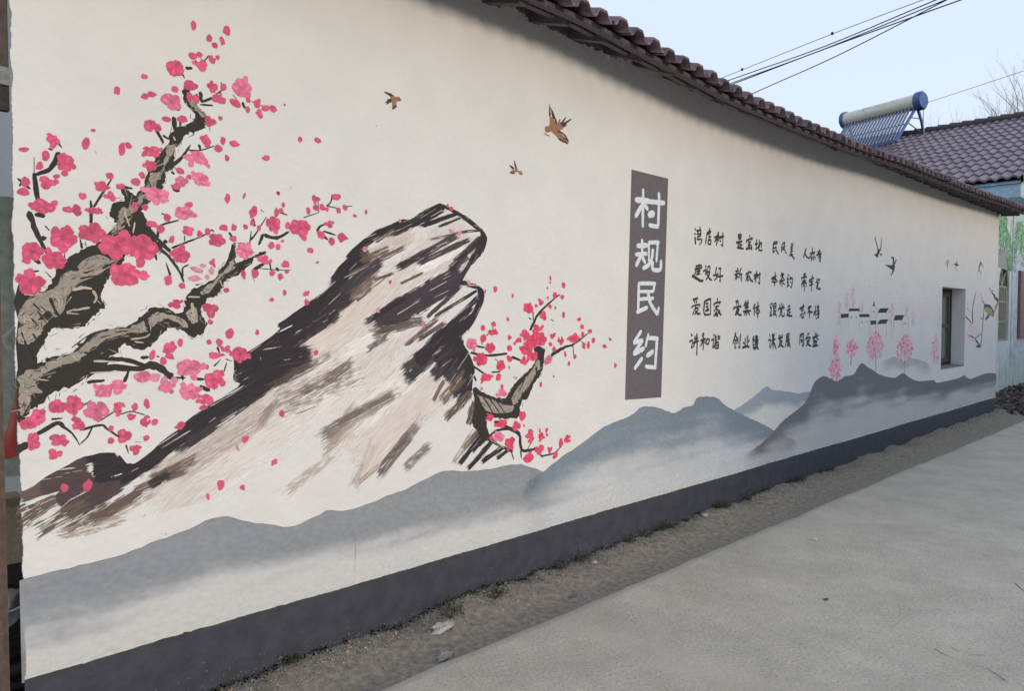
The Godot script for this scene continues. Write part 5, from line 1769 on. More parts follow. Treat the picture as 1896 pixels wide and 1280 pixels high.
# ---------------------------------------------------------------- doorway clutter at the near end
func build_doorway() -> void:
	var st := new_st()
	box(st, Vector3(0.440, -0.1, -0.06), Vector3(0.538, 2.165, -0.014))
	box(st, Vector3(0.455, -0.1, -0.0138), Vector3(0.522, 2.165, -0.004))
	tag(part(self, "door_post", st.commit(), M.post), "dark brown timber door post beside the plaster edge", "post")
	# yard wall and lean-to roof behind
	st = new_st()
	box(st, Vector3(-1.6, -0.2, -2.6), Vector3(0.795, 2.9, -2.5))
	tag(part(self, "yard_wall", st.commit(), M.cement), "grey rendered yard wall seen through the doorway", "wall")
	var head := group_node(self, "door_header", Vector3(0, 2.17, -0.016))
	tag(head, "dark timber header boards with pale strip over the doorway", "header")
	for k in 4:
		st = new_st()
		box(st, Vector3(-1.4, 0.14 + 0.26 * k, -0.03), Vector3(0.576, 0.395 + 0.26 * k, 0.0 - 0.004 * (k % 2)))
		part(head, "board", st.commit(), M.timber if k % 2 else M.post_dark)
	st = new_st()
	box(st, Vector3(-1.4, 0.08, -0.03), Vector3(0.576, 0.138, 0.012))
	part(head, "strip", st.commit(), M.cement)
	st = new_st()
	box(st, Vector3(-1.4, 0.0, -0.03), Vector3(0.576, 0.078, 0.0))
	part(head, "board", st.commit(), M.timber)
	# hanging plastic sheet with folds
	st = new_st()
	for i in 40:
		for j in 14:
			var p := []
			for c in [[0, 0], [0, 1], [1, 1], [1, 0]]:
				var u: float = (i + c[0]) / 40.0
				var v: float = (j + c[1]) / 14.0
				p.append(Vector3(lerpf(-0.35, 0.78, u), lerpf(0.78, 2.02, v), -1.0 + 0.02 * sin(u * 40.0) + 0.012 * sin(u * 23.0 + v * 5.0)))
			for v in [p[0], p[1], p[2], p[0], p[2], p[3]]:
				st.add_vertex(v)
	st.generate_normals()
	tag(part(self, "plastic_sheet", st.commit(), M.sheet), "pale olive plastic sheet hanging in the doorway yard", "sheet")
	# red carrier bag, carton, steel basin, firewood
	var bag := group_node(self, "plastic_bag", Vector3(0.66, 0.95, -0.55))
	tag(bag, "red and clear plastic bag hanging by the plaster edge", "bag")
	st = new_st()
	tube(st, [Vector3(0.02, 0.0, 0), Vector3(0.0, 0.04, 0), Vector3(0.012, 0.09, 0), Vector3(0.03, 0.2, 0), Vector3(0.035, 0.30, 0)], 0.045, 0.008, 9)
	part(bag, "bag_body", st.commit(), M.red)
	st = new_st()
	tube(st, [Vector3(0.035, 0.30, 0), Vector3(0.02, 0.40, 0), Vector3(-0.01, 0.46, 0), Vector3(0.03, 0.50, 0)], 0.028, 0.012, 8)
	part(bag, "handle", st.commit(), M.sheet)
	var carton := group_node(self, "carton", Vector3(0.55, 0.46, -0.85))
	tag(carton, "tan cardboard carton with open flap in the doorway yard", "box")
	st = new_st()
	box(st, Vector3(-0.25, 0.0, -0.2), Vector3(0.22, 0.24, 0.12))
	part(carton, "carton_body", st.commit(), M.card)
	st = new_st()
	beam(st, Vector3(-0.02, 0.245, 0.12), Vector3(-0.02, 0.30, 0.22), 0.44, 0.006)
	part(carton, "flap", st.commit(), M.card)
	st = new_st()
	box(st, Vector3(-0.4, -0.2, -1.15), Vector3(0.79, 0.455, -0.75))
	tag(part(self, "yard_bench", st.commit(), M.timber), "dark low bench under the carton", "bench")
	st = new_st()
	var prof := [[0.0, 0.0], [0.10, 0.0], [0.15, 0.05], [0.175, 0.11], [0.20, 0.12], [0.20, 0.127], [0.17, 0.118], [0.145, 0.055], [0.098, 0.008], [0.0, 0.008]]
	for i in prof.size() - 1:
		for k in 28:
			var a0 := TAU * k / 28
			var a1 := TAU * (k + 1) / 28
			var P := func(q: Array, a: float) -> Vector3: return Vector3(q[0] * cos(a), q[1], q[0] * sin(a))
			var p := [P.call(prof[i], a0), P.call(prof[i + 1], a0), P.call(prof[i + 1], a1), P.call(prof[i], a1)]
			for v in [p[0], p[1], p[2], p[0], p[2], p[3]]:
				st.add_vertex(v)
	st.generate_normals()
	tag(part(self, "steel_basin", st.commit(), M.steel, Vector3(0.53, 0.26, -0.55)), "shiny steel basin on firewood in the doorway", "basin")
	for k in 16:
		st = new_st()
		var c := Vector3(rng.randf_range(0.2, 0.62), -0.12 + 0.04 * (k / 2), -0.55 + rng.randf_range(-0.15, 0.15))
		var d := Vector3(1, rng.randfn() * 0.06, rng.randfn() * 0.25).normalized() * 0.18
		tube(st, [c - d, c, c + d], 0.024, 0.018, 6)
		tag(part(self, "firewood", st.commit(), M.timber), "dark split stick in the firewood pile under the basin", "firewood", "firewood pile in the doorway")

# ---------------------------------------------------------------- neighbours
func build_neighbours() -> void:
	# low link wall with an arched barred window, painted with bamboo
	var link := group_node(self, "link_wall", Vector3(13.95, -0.2, -0.25))
	tag(link, "white link wall with arched barred window and painted bamboo leaves", "wall")
	var csg := CSGCombiner3D.new()
	csg.name = "wall"
	var b := CSGBox3D.new()
	b.name = "slab"
	b.size = Vector3(2.25, 3.75, 0.22)
	b.position = Vector3(1.125, 1.875, -0.11)
	csg.add_child(b)
	var hole := CSGBox3D.new()
	hole.name = "opening"
	hole.operation = CSGShape3D.OPERATION_SUBTRACTION
	hole.size = Vector3(0.78, 0.98, 0.5)
	hole.position = Vector3(1.66, 1.29 + 0.49, 0)
	csg.add_child(hole)
	var arch := CSGCylinder3D.new()
	arch.name = "arch"
	arch.operation = CSGShape3D.OPERATION_SUBTRACTION
	arch.radius = 0.39
	arch.height = 0.5
	arch.sides = 28
	arch.rotation.x = PI / 2
	arch.position = Vector3(1.66, 2.27, 0)
	csg.add_child(arch)
	csg.material_override = M.white_wall
	link.add_child(csg)
	var win := group_node(link, "window", Vector3(1.66, 1.29, -0.05))
	tag(win, "narrow arched window with cream bars")
	var st := new_st()
	box(st, Vector3(-0.41, -0.02, -0.10), Vector3(0.41, 1.40, -0.08))
	part(win, "dark_glass", st.commit(), M.dark_glass)
	for k in 6:
		st = new_st()
		var x := -0.34 + 0.136 * k
		tube(st, [Vector3(x, 0.0, 0), Vector3(x, 0.98, 0)], 0.022, 0.022, 6)
		part(win, "bar", st.commit(), M.cream)
	for y in [0.02, 0.35, 0.71, 0.98]:
		st = new_st()
		box(st, Vector3(-0.388, y - 0.018, -0.016), Vector3(0.388, y + 0.018, 0.018))
		part(win, "rail", st.commit(), M.cream)
	for k in 3:
		st = new_st()
		var a := PI * (0.25 + 0.25 * k)
		tube(st, [Vector3(0, 0.98, 0), Vector3(cos(a) * 0.38, 0.98 + sin(a) * 0.38, 0)], 0.02, 0.02, 5)
		part(win, "spoke", st.commit(), M.cream)
	st = new_st()
	for k in 14:
		var a0 := PI * k / 14
		var a1 := PI * (k + 1) / 14
		tube(st, [Vector3(cos(a0) * 0.375, 0.98 + sin(a0) * 0.375, 0.02), Vector3(cos(a1) * 0.375, 0.98 + sin(a1) * 0.375, 0.02)], 0.018, 0.018, 5)
	part(win, "arch_rim", st.commit(), M.cream)
	st = new_st()
	fill(st, PackedVector2Array([Vector2(0.9, 2.60), Vector2(2.24, 2.56), Vector2(2.245, 2.90), Vector2(0.92, 2.92)]), 0.002, Color(0.36, 0.39, 0.37))
	part(link, "patch", st.commit(), M.paint)

	# neighbour house, gable to the road
	var nb := group_node(self, "neighbour_house", Vector3(16.15, 0, -0.235))
	tag(nb, "pale blue neighbour house with purple tiled roof slope", "house")
	st = new_st()
	var gx := 5.1       # ridge distance from the near corner
	box(st, Vector3(0, -0.3, -9.0), Vector3(0.24, 3.95, -0.0))
	box(st, Vector3(0.24, -0.3, -0.24), Vector3(10.2, 3.95, 0.0))
	box(st, Vector3(9.96, -0.3, -9.0), Vector3(10.2, 3.95, -0.24))
	box(st, Vector3(0.24, -0.3, -9.0), Vector3(9.96, 3.95, -8.76))
	for z in [0.0, -9.0]:
		var dz := -0.24 if z == 0.0 else 0.24
		var tri := [Vector3(0, 3.95, z), Vector3(gx, 3.95 + gx * 0.39, z), Vector3(10.2, 3.95, z)]
		for v in tri: st.set_normal(Vector3(0, 0, signf(-dz))); st.set_color(Color.WHITE); st.add_vertex(v)
		for v in tri: st.set_normal(Vector3(0, 0, signf(dz))); st.set_color(Color.WHITE); st.add_vertex(v + Vector3(0, 0, dz))
	part(nb, "wall", st.commit(), M.blue_wall)
	# roof deck, tiles, verge boards; slope faces -x
	var roof := group_node(nb, "roof", Vector3(-1.35, 3.84, 0.085))
	tag(roof, "slope of interlocking purple glazed tiles")
	var run := 6.15
	var m := 0.39
	st = new_st()
	for s in [0, 1]:
		var a := Vector3(0.0, -0.03, 0.28) if s == 0 else Vector3(run * 2, -0.03, 0.28)
		var r := Vector3(run, run * m - 0.03, 0.28)
		quad(st, a, r, r + Vector3(0, 0, -9.6), a + Vector3(0, 0, -9.6), Vector3(-m if s == 0 else m, 1, 0).normalized())
		quad(st, a - Vector3(0, 0.05, 0), a + Vector3(0, -0.05, -9.6), r + Vector3(0, -0.05, -9.6), r - Vector3(0, 0.05, 0), Vector3(m if s == 0 else -m, -1, 0).normalized())
	part(roof, "deck", st.commit(), M.tile_purple[0])
	# one tile: an S roll along the slope, thick lower lip
	var rows := 14
	var step := run / rows
	var tw := 0.17
	st = new_st()
	var n := 10
	for i in n:
		var u0 := float(i) / n
		var u1 := float(i + 1) / n
		var h := func(u: float) -> float: return 0.038 * (0.5 - 0.5 * cos(TAU * (u - 0.1)))
		var ya: float = h.call(u0)
		var yb: float = h.call(u1)
		var za := -u0 * tw
		var zb := -u1 * tw
		var lift := 0.034
		var p0 := Vector3(0, ya + lift, za)
		var p1 := Vector3(0, yb + lift, zb)
		var p2 := Vector3(step * 1.06, yb + step * 1.06 * m + 0.004, zb)
		var p3 := Vector3(step * 1.06, ya + step * 1.06 * m + 0.004, za)
		var sl := (yb - ya) / (tw / n)
		quad(st, p0, p1, p2, p3, Vector3(-m + lift / step, 1, sl).normalized())
		quad(st, p0 - Vector3(0, 0.036, 0), p1 - Vector3(0, 0.036, 0), p1, p0, Vector3(-1, 0, 0))
	var tile := st.commit()
	for r in rows:
		for c in 21:
			var t := part(roof, "roof_tile", tile, M.tile_purple[(r * 7 + c * 3 + (rng.randi() % 2)) % 4], Vector3(r * step, r * step * m + rng.randfn() * 0.002, 0.26 - c * tw))
			t.rotation.x = rng.randfn() * 0.008
	st = new_st()
	for r in rows:
		for c in range(21, 56):
			st.append_from(tile, 0, Transform3D(Basis.IDENTITY, Vector3(r * step, r * step * m, 0.26 - c * tw)))
	part(roof, "far_roof_tile", st.commit(), M.tile_purple[0]).set_meta("kind", "stuff")
	st = new_st()
	for i in 36:
		tube(st, [Vector3(run, run * m + 0.04, 0.30 - i * 0.27), Vector3(run, run * m + 0.055, 0.02 - i * 0.27)], 0.085, 0.105, 8)
	part(roof, "ridge_cap", st.commit(), M.ridge)
	st = new_st()
	beam(st, Vector3(-0.02, -0.02, 0.315), Vector3(run, run * m - 0.01, 0.315), 0.03, 0.17)
	beam(st, Vector3(run, run * m - 0.01, 0.315), Vector3(run * 2, -0.02, 0.315), 0.03, 0.17)
	part(roof, "verge_board", st.commit(), M.cream_board)
	st = new_st()
	box(st, Vector3(0.02, -0.30, -9.3), Vector3(0.08, -0.02, 0.26))
	part(roof, "fascia", st.commit(), M.blue_paint)
	st = new_st()
	box(st, Vector3(0.08, -0.30, -9.3), Vector3(1.348, -0.26, 0.26))
	part(roof, "soffit", st.commit(), M.blue_paint)
	# board on the neighbour's front wall
	var board := group_node(self, "red_board", Vector3(16.62, 1.12, -0.233))
	tag(board, "reddish brown flat board fixed on the pale neighbour wall", "board")
	st = new_st()
	box(st, Vector3(0, 0, 0), Vector3(1.9, 1.28, 0.03))
	part(board, "panel", st.commit(), M.red_board)
	st = new_st()
	for x in [0.0, 1.86]:
		box(st, Vector3(x, 0.0, 0.031), Vector3(x + 0.04, 1.28, 0.045))
	part(board, "stile", st.commit(), M.red_board)
	# bamboo painted over both walls: leaves and faint green grass strokes
	st = new_st()
	var z := 0.0
	for k in 900:
		var x := rng.randf_range(15.0, 17.6)
		var cy := 2.95 + 0.22 * sin(x * 5.0) + 0.1 * sin(x * 13.0)
		var y := cy + rng.randfn() * 0.20
		if y > 3.35 or y < 2.3: continue
		if x > 16.1 and x < 16.2: continue
		var zp := (-0.2465 if x < 16.15 else -0.2315) + k * 0.000004
		var a := rng.randf_range(-3.4, 0.3)
		var l := rng.randf_range(0.05, 0.13)
		var c := pig_far(92, 140, 112) if rng.randf() < 0.5 else (pig_far(124, 172, 146) if rng.randf() < 0.6 else pig_far(70, 108, 92))
		ribbon(st, PackedVector2Array([Vector2(x, y), Vector2(x, y) + Vector2(cos(a), sin(a)) * l * 1.4]), 0.040, 0.006, zp, c)
	part(link, "painted_bamboo", st.commit(), M.paint, -Vector3(13.95, -0.2, -0.25))
	st = new_st()
	for k in 120:
		var x := rng.randf_range(15.0, 17.8)
		if x > 16.1 and x < 16.2: continue
		var y := rng.randf_range(0.2, 0.5)
		ribbon(st, PackedVector2Array([Vector2(x, y), Vector2(x + rng.randfn() * 0.03, y + rng.randf_range(0.2, 0.6))]), rng.randf_range(0.01, 0.03), 0.005, (-0.2470 if x < 16.15 else -0.2320) + k * 0.000005, pig_far(160, 176, 164) if rng.randf() < 0.6 else pig_far(178, 186, 190))
	part(link, "painted_grass", st.commit(), M.paint, -Vector3(13.95, -0.2, -0.25))
	# rubble heap beyond the wall end
	var f := FastNoiseLite.new()
	f.seed = 31
	f.frequency = 1.0
	f.fractal_octaves = 3
	var heap := func(x: float, zz: float) -> float:
		var d := smoothstep(13.6, 15.2, x) * smoothstep(0.75, -0.1, zz) * smoothstep(21.0, 18.5, x)
		return -0.05 + d * (0.27 + 0.10 * f.get_noise_2d(x * 2.0, zz * 2.0)) + 0.03 * f.get_noise_2d(x * 9.0, zz * 9.0)
	st = new_st()
	for i in 90:
		for j in 18:
			var p := []
			for c in [[0, 0], [0, 1], [1, 1], [1, 0]]:
				var x := lerpf(13.3, 21.5, (i + c[0]) / 90.0)
				var zz := lerpf(-0.3, 0.85, (j + c[1]) / 18.0)
				p.append(Vector3(x, heap.call(x, zz), zz))
			for v in [p[0], p[3], p[2], p[0], p[2], p[1]]:
				st.add_vertex(v)
	st.generate_normals()
	tag(part(self, "rubble_heap", st.commit(), M.soil_dark), "low dark heap of earth and rubble against the link wall", "heap", "", "stuff")
	var mm := MultiMesh.new()
	mm.transform_format = MultiMesh.TRANSFORM_3D
	mm.use_colors = true
	mm.mesh = rock_mesh(0.5)
	mm.instance_count = 1400
	for i in 1400:
		var x := rng.randf_range(13.8, 19.0)
		var zz := rng.randf_range(-0.2, 0.62)
		var s := rng.randf_range(0.02, 0.09)
		mm.set_instance_transform(i, Transform3D(Basis(Vector3(rng.randfn(), rng.randfn(), rng.randfn()).normalized(), rng.randf() * TAU) * Basis.from_scale(Vector3(s, s * 0.7, s)), Vector3(x, heap.call(x, zz) + s * 0.1, zz)))
		mm.set_instance_color(i, tint(lin(104, 92, 92), rng.randf_range(0.3, 1.5)))
	var ri := MultiMeshInstance3D.new()
	ri.name = "rubble"
	ri.multimesh = mm
	ri.material_override = M.grain
	add_child(ri)
	tag(ri, "loose broken stones covering the dark heap", "rubble", "", "stuff")
	build_sun_blocker()
	build_heater()
	build_cables()
	build_trees()

func build_sun_blocker() -> void:
	# unseen house added behind the camera's right; it only keeps the low sun off the far half of the mural
	var o := group_node(self, "added_opposite_house", Vector3(7.0, 0, 8.0))
	tag(o, "unseen grey house added across the lane to keep low sun off the mural", "house")
	var st := new_st()
	box(st, Vector3(0, -0.2, 0), Vector3(18.0, 2.9, 6.0))
	part(o, "wall", st.commit(), M.cement)
	st = new_st()
	for side in [0.0, 1.0]:
		var z0 := -0.5 if side == 0.0 else 6.5
		quad(st, Vector3(-0.4, 2.8, z0), Vector3(18.4, 2.8, z0), Vector3(18.4, 4.0, 3.0), Vector3(-0.4, 4.0, 3.0), Vector3(0, 0.9, -0.43 if side == 0.0 else 0.43).normalized())
	part(o, "roof", st.commit(), M.tile[0])
	for k in 4:
		st = new_st()
		box(st, Vector3(1.6 + 3.6 * k, 1.0, -0.03), Vector3(2.9 + 3.6 * k, 2.4, 0.02))
		part(o, "window", st.commit(), M.dark_glass)

func build_heater() -> void:
	var R := Vector3(20.59, 6.98, -3.22)
	var D := Vector3(0.26, 0.0, -0.966).normalized()
	var P := Vector3(0.966, 0.0, 0.26).normalized()   # away from the lane
	var h := group_node(self, "solar_water_heater", R)
	tag(h, "cream solar water heater tank with glass tubes on blue stand", "water heater")
	var st := new_st()
	tube(st, [Vector3.ZERO, D * 2.0], 0.196, 0.196, 32)
	part(h, "tank", st.commit(), M.tank)
	for e in [[-0.015, -0.16], [2.0, 0.10]]:
		st = new_st()
		var a: Vector3 = D * e[0]
		var b: Vector3 = D * (e[0] + e[1])
		tube(st, [a, a.lerp(b, 0.75)], 0.235, 0.235, 32)
		tube(st, [a.lerp(b, 0.75), b], 0.235, 0.19, 32)
		part(h, "end_cap", st.commit(), M.blue_metal)
	# printing on the tank: a ring mark and a row of worn grey characters, as on the real casing
	st = new_st()
	for k in 9:
		var u := 0.62 + 0.115 * k
		for s in 4:
			var a0 := 2.55 + rng.randf_range(-0.22, 0.22)
			var du := rng.randf_range(-0.03, 0.03)
			var horizontal := s % 2 == 0
			var q := []
			for c in [[-1, -1], [-1, 1], [1, 1], [1, -1]]:
				var uu: float = 2.0 - u + du + c[0] * (0.036 if horizontal else 0.008)
				var aa: float = a0 + c[1] * (0.04 if horizontal else 0.16)
				q.append(D * uu + (P * cos(aa) + Vector3.UP * sin(aa)) * (0.1985 + s * 0.0004))
			var nrm := (P * cos(a0) + Vector3.UP * sin(a0))
			quad(st, q[0], q[1], q[2], q[3], nrm, lin(196, 202, 208) if k else lin(150, 160, 182))
	part(h, "print", st.commit(), M.grain)
	for k in 20:
		st = new_st()
		var top := D * (0.10 + 0.095 * k) + Vector3(0, -0.12, 0) - P * 0.10
		tube(st, [top, D * (0.10 + 0.095 * k) - P * 0.80 + Vector3(0, -1.05, 0)], 0.029, 0.029, 10)
		part(h, "vacuum_tube", st.commit(), M.tube_glass)
	for u in [0.0, 1.95]:
		var f := group_node(h, "stand")
		st = new_st()
		beam(st, D * u - P * 0.05 + Vector3(0, -0.16, 0), D * u - P * 0.86 + Vector3(0, -1.10, 0), 0.06, 0.05, D)
		part(f, "front_leg", st.commit(), M.blue_metal)
		st = new_st()
		beam(st, D * u + P * 0.03 + Vector3(0, -0.16, 0), D * u + P * 0.20 + Vector3(0, -0.45, 0), 0.06, 0.05, D)
		beam(st, D * u + P * 0.20 + Vector3(0, -0.44, 0), D * u + P * 0.32 + Vector3(0, -0.82, 0), 0.05, 0.05, D)
		part(f, "rear_leg", st.commit(), M.blue_metal)
		st = new_st()
		beam(st, D * u - P * 0.28 + Vector3(0, -0.43, 0), D * u + P * 0.20 + Vector3(0, -0.40, 0), 0.02, 0.02, D)
		beam(st, D * u - P * 0.40 + Vector3(0, -0.56, 0), D * u + P * 0.30 + Vector3(0, -0.78, 0), 0.02, 0.02, D)
		part(f, "brace", st.commit(), M.steel_dark)
	st = new_st()
	beam(st, -P * 0.85 + Vector3(0, -1.09, 0), D * 2.0 - P * 0.85 + Vector3(0, -1.09, 0), 0.07, 0.05)
	part(h, "tube_tray", st.commit(), M.blue_metal)
	st = new_st()
	beam(st, -P * 0.42 + Vector3(0, -0.60, 0), D * 2.0 - P * 0.42 + Vector3(0, -0.60, 0), 0.03, 0.02)
	part(h, "cross_rail", st.commit(), M.steel_dark)
	st = new_st()
	tube(st, [-D * 0.12 + Vector3(0, -0.2, 0) + P * 0.08, -D * 0.10 + Vector3(0, -0.5, 0) + P * 0.12, -D * 0.05 + Vector3(0, -0.85, 0) + P * 0.25], 0.012, 0.012, 6)
	part(h, "pipe", st.commit(), M.tank)

func build_cables() -> void:
	var C := [[[13.94, -4.52], [13.27, -2.31], [12.91, -0.88], 0.006, "thinnest overhead wire with small clips"], [[14.22, -4.52], [13.8, -2.75], [13.06, -0.75], 0.010, "black overhead cable in the twisted bundle, topmost"], [[14.41, -4.57], [13.94, -2.84], [13.16, -0.63], 0.010, "black overhead cable crossing the bundle"], [[14.47, -4.56], [13.91, -2.71], [13.33, -0.46], 0.011, "thick black overhead cable in the bundle"], [[15.27, -4.51], [14.46, -2.8], [13.18, -0.63], 0.010, "lowest black overhead cable hanging apart from the bundle"]]
	for c in C:
		var p0 := Vector3(c[0][0], 6.5, c[0][1])
		var p1 := Vector3(c[1][0], 6.5, c[1][1])
		var p2 := Vector3(c[2][0], 6.5, c[2][1])
		var path := [p0 + (p0 - p1) * 6.0 + Vector3(0, 0.6, 0), p0 + (p0 - p1) * 3.0, p0 + (p0 - p1), p0, p1, p2, p2 + (p2 - p1), p2 + (p2 - p1) * 3.0, p2 + (p2 - p1) * 7.0 + Vector3(0, 0.3, 0)]
		var full := []
		for i in path.size() - 1:
			for k in 4:
				full.append(path[i].cubic_interpolate(path[i + 1], path[maxi(i - 1, 0)], path[mini(i + 2, path.size() - 1)], k / 4.0))
		full.append(path[path.size() - 1])
		var st := new_st()
		tube(st, full, c[3], c[3], 5)
		var g := group_node(self, "overhead_cable", p0)
		tag(g, c[4], "cable", "overhead cables above the eave")
		part(g, "wire", st.commit(), M.black, -p0)
		if c[3] < 0.01:
			for q in [[0.06, p1, p0], [0.02, p0, p1]]:
				var sp := SphereMesh.new()
				sp.radius = 0.026; sp.height = 0.06; sp.radial_segments = 8; sp.rings = 5
				var at: Vector3 = q[1].lerp(q[2], q[0])
				part(g, "clip", sp, M.black, at - p0 + Vector3(0, 0.01, 0))
	var st := new_st()
	tube(st, [Vector3(21.5, 6.93, -4.8), Vector3(20.75, 6.95, -3.05), Vector3(19.78, 7.0, -0.81), Vector3(17.6, 7.2, 4.2)], 0.006, 0.006, 4)
	tag(part(self, "overhead_wire", st.commit(), M.black), "single thin wire running from behind the solar heater", "cable")

func grow(st: SurfaceTool, twigs: SurfaceTool, p: Vector3, d: Vector3, len: float, r: float, depth: int) -> void:
	var path := [p]
	var q := p
	var dd := d
	for i in 4:
		dd = (dd + Vector3(rng.randfn(), rng.randfn() * 0.5 + 0.25, rng.randfn()) * 0.10).normalized()
		q += dd * len / 4.0
		path.append(q)
	tube(st if depth < 2 else twigs, path, r, r * 0.55, 5 if depth < 2 else 3, Color.WHITE, false)
	if depth >= 4: return
	var n := 4 if depth < 3 else 3
	for k in n:
		var t := rng.randf_range(0.35, 1.0) if k else 1.0
		var at: Vector3 = path[clampi(int(t * 4), 1, 4)]
		var side := dd.cross(Vector3(rng.randfn(), rng.randfn(), rng.randfn())).normalized()
		var nd := (dd * 0.85 + side * rng.randf_range(0.3, 0.6) + Vector3(0, 0.25, 0)).normalized()
		grow(st, twigs, at, nd, len * rng.randf_range(0.5, 0.72), r * 0.5, depth + 1)

func build_trees() -> void:
	var T := [[Vector3(46.8, 0, -6.8), 9.6, 0.16, "tallest bare tree with upright twigs coloured pale for haze beyond the tiled roof"], [Vector3(48.4, 0, -5.4), 10.6, 0.17, "bare spreading tree behind the neighbour ridge"], [Vector3(46.0, 0, -8.2), 7.6, 0.10, "low thin bare tree beyond the end of the ridge"], [Vector3(49.5, 0, -4.0), 11.0, 0.16, "bare tree standing furthest down the lane"]]
	for t in T:
		var o := group_node(self, "bare_tree", t[0])
		tag(o, t[3], "tree", "bare trees beyond the roofs")
		var trunk := new_st()
		var twigs := new_st()
		var h: float = t[1]
		tube(trunk, [Vector3(0, -0.3, 0), Vector3(0.1, h * 0.4, 0.05), Vector3(0.0, h * 0.75, 0.1)], t[2], t[2] * 0.7, 7)
		for k in 5:
			var a := TAU * k / 5 + rng.randf() * 0.6
			grow(trunk, twigs, Vector3(0.02, h * (0.55 + 0.05 * k), 0.07), Vector3(cos(a) * 0.45, 1.0, sin(a) * 0.45).normalized(), h * 0.36, t[2] * 0.42, 0)
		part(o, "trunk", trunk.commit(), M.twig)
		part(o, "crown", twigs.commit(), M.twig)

# ---------------------------------------------------------------- materials
func build_materials() -> void:
	M.plaster = surf(WALL_ALBEDO, 0.88, 2.6, 0.035, 0.012, 3, 0.10, 0.09)
	M.paint = StandardMaterial3D.new()
	M.paint.vertex_color_use_as_albedo = true
	M.paint.roughness = 0.8
	M.wash = StandardMaterial3D.new()
	M.wash.vertex_color_use_as_albedo = true
	M.wash.roughness = 0.88
	M.wash.transparency = BaseMaterial3D.TRANSPARENCY_ALPHA
	for m in [M.paint, M.wash]:   # brush drag and plaster grain in the paint film
		m.uv1_triplanar = true
		m.uv1_world_triplanar = true
		m.uv1_scale = Vector3(1.0 / 0.7, 1.0 / 0.45, 1.0)
		m.albedo_texture = noise_tex(0.03, 5, Color(0.90, 0.90, 0.90), Color(1, 1, 1), 61)
		m.normal_enabled = true
		m.normal_scale = 0.07
		m.normal_texture = M.plaster.normal_texture
	M.grain = StandardMaterial3D.new()
	M.grain.vertex_color_use_as_albedo = true
	M.grain.roughness = 0.9
	M.band = surf(pig(56, 56, 63), 0.7, 0.9, 0.24, 0.015, 9, 0.12, 0.05)
	M.mortar = surf(Color(0.28, 0.27, 0.25), 0.95, 0.4, 0.4, 0.05, 10, 0.6, 0.08)
	M.timber = surf(Color(0.055, 0.042, 0.035), 0.8, 0.3, 0.4, 0.02, 12, 0.3)
	M.timber_grey = surf(Color(0.15, 0.13, 0.105), 0.8, 0.3, 0.4, 0.02, 13, 0.3)
	M.rafter = surf(Color(0.20, 0.155, 0.17), 0.85, 0.35, 0.45, 0.03, 14, 0.5)
	M.cement = surf(Color(0.30, 0.29, 0.27), 0.9, 0.6, 0.3, 0.03, 15, 0.4)
	M.tile = []
	for k in 3:
		var t := surf(tint(Color(0.245, 0.148, 0.17), [1.0, 0.78, 1.22][k]), 0.55, 0.5, 0.45, 0.03, 16 + k, 0.35, 0.06)
		M.tile.append(t)
	M.tile_purple = []
	for k in 4:
		M.tile_purple.append(surf(tint(Color(0.225, 0.128, 0.158), [1.0, 0.82, 1.2, 0.93][k]), 0.35, 0.9, 0.35, 0.03, 20 + k, 0.2, 0.06))
	M.ridge = surf(Color(0.13, 0.12, 0.11), 0.8, 0.5, 0.45, 0.04, 24)
	M.pane = StandardMaterial3D.new()
	M.pane.albedo_color = Color(0.55, 0.6, 0.6, 0.22)
	M.pane.roughness = 0.06
	M.pane.transparency = BaseMaterial3D.TRANSPARENCY_ALPHA
	M.dark_glass = surf(Color(0.03, 0.035, 0.04), 0.15)
	M.white_wall = surf(Color(0.70, 0.74, 0.75), 0.9, 1.8, 0.12, 0.012, 26, 0.15)
	M.blue_wall = surf(Color(0.62, 0.70, 0.74), 0.9, 1.6, 0.22, 0.015, 27, 0.15)
	M.blue_paint = surf(Color(0.42, 0.60, 0.68), 0.7, 1.2, 0.22, 0.02, 28, 0.1)
	M.cream = surf(Color(0.40, 0.37, 0.28), 0.6, 0.4, 0.25, 0.03, 29)
	M.cream_board = surf(Color(0.47, 0.42, 0.33), 0.8, 0.8, 0.3, 0.03, 30)
	M.red_board = surf(Color(0.29, 0.13, 0.125), 0.6, 0.8, 0.25, 0.02, 31)
	M.post = surf(Color(0.12, 0.075, 0.06), 0.6, 0.4, 0.35, 0.02, 32)
	M.post_dark = surf(Color(0.09, 0.065, 0.05), 0.7, 0.4, 0.35, 0.02, 44)
	M.red = surf(Color(0.50, 0.07, 0.05), 0.35)
	M.card = surf(Color(0.42, 0.31, 0.19), 0.85, 0.4, 0.2, 0.03, 33)
	M.sheet = surf(Color(0.58, 0.57, 0.44), 0.5, 0.6, 0.3, 0.02, 34)
	M.sheet.backlight_enabled = true
	M.sheet.backlight = Color(0.5, 0.5, 0.38)
	M.steel = surf(Color(0.62, 0.62, 0.62), 0.18)
	M.steel.metallic = 1.0
	M.steel_dark = surf(Color(0.10, 0.11, 0.12), 0.5)
	M.tank = surf(Color(0.78, 0.72, 0.57), 0.32, 0.9, 0.12, 0.02, 35)
	M.blue_metal = surf(Color(0.06, 0.14, 0.36), 0.4, 0.5, 0.2, 0.03, 36)
	M.tube_glass = surf(Color(0.16, 0.19, 0.27), 0.12)
	M.tube_glass.metallic = 0.7
	M.tube_glass.clearcoat_enabled = true
	M.tube_glass.clearcoat = 1.0
	M.black = surf(Color(0.02, 0.02, 0.022), 0.6)
	M.twig = surf(Color(0.42, 0.39, 0.36), 0.9)  # distance haze is put into this pale bark colour
	M.soil = surf(Color(0.16, 0.135, 0.105), 0.95, 3.0, 0.4, 0.02, 37)
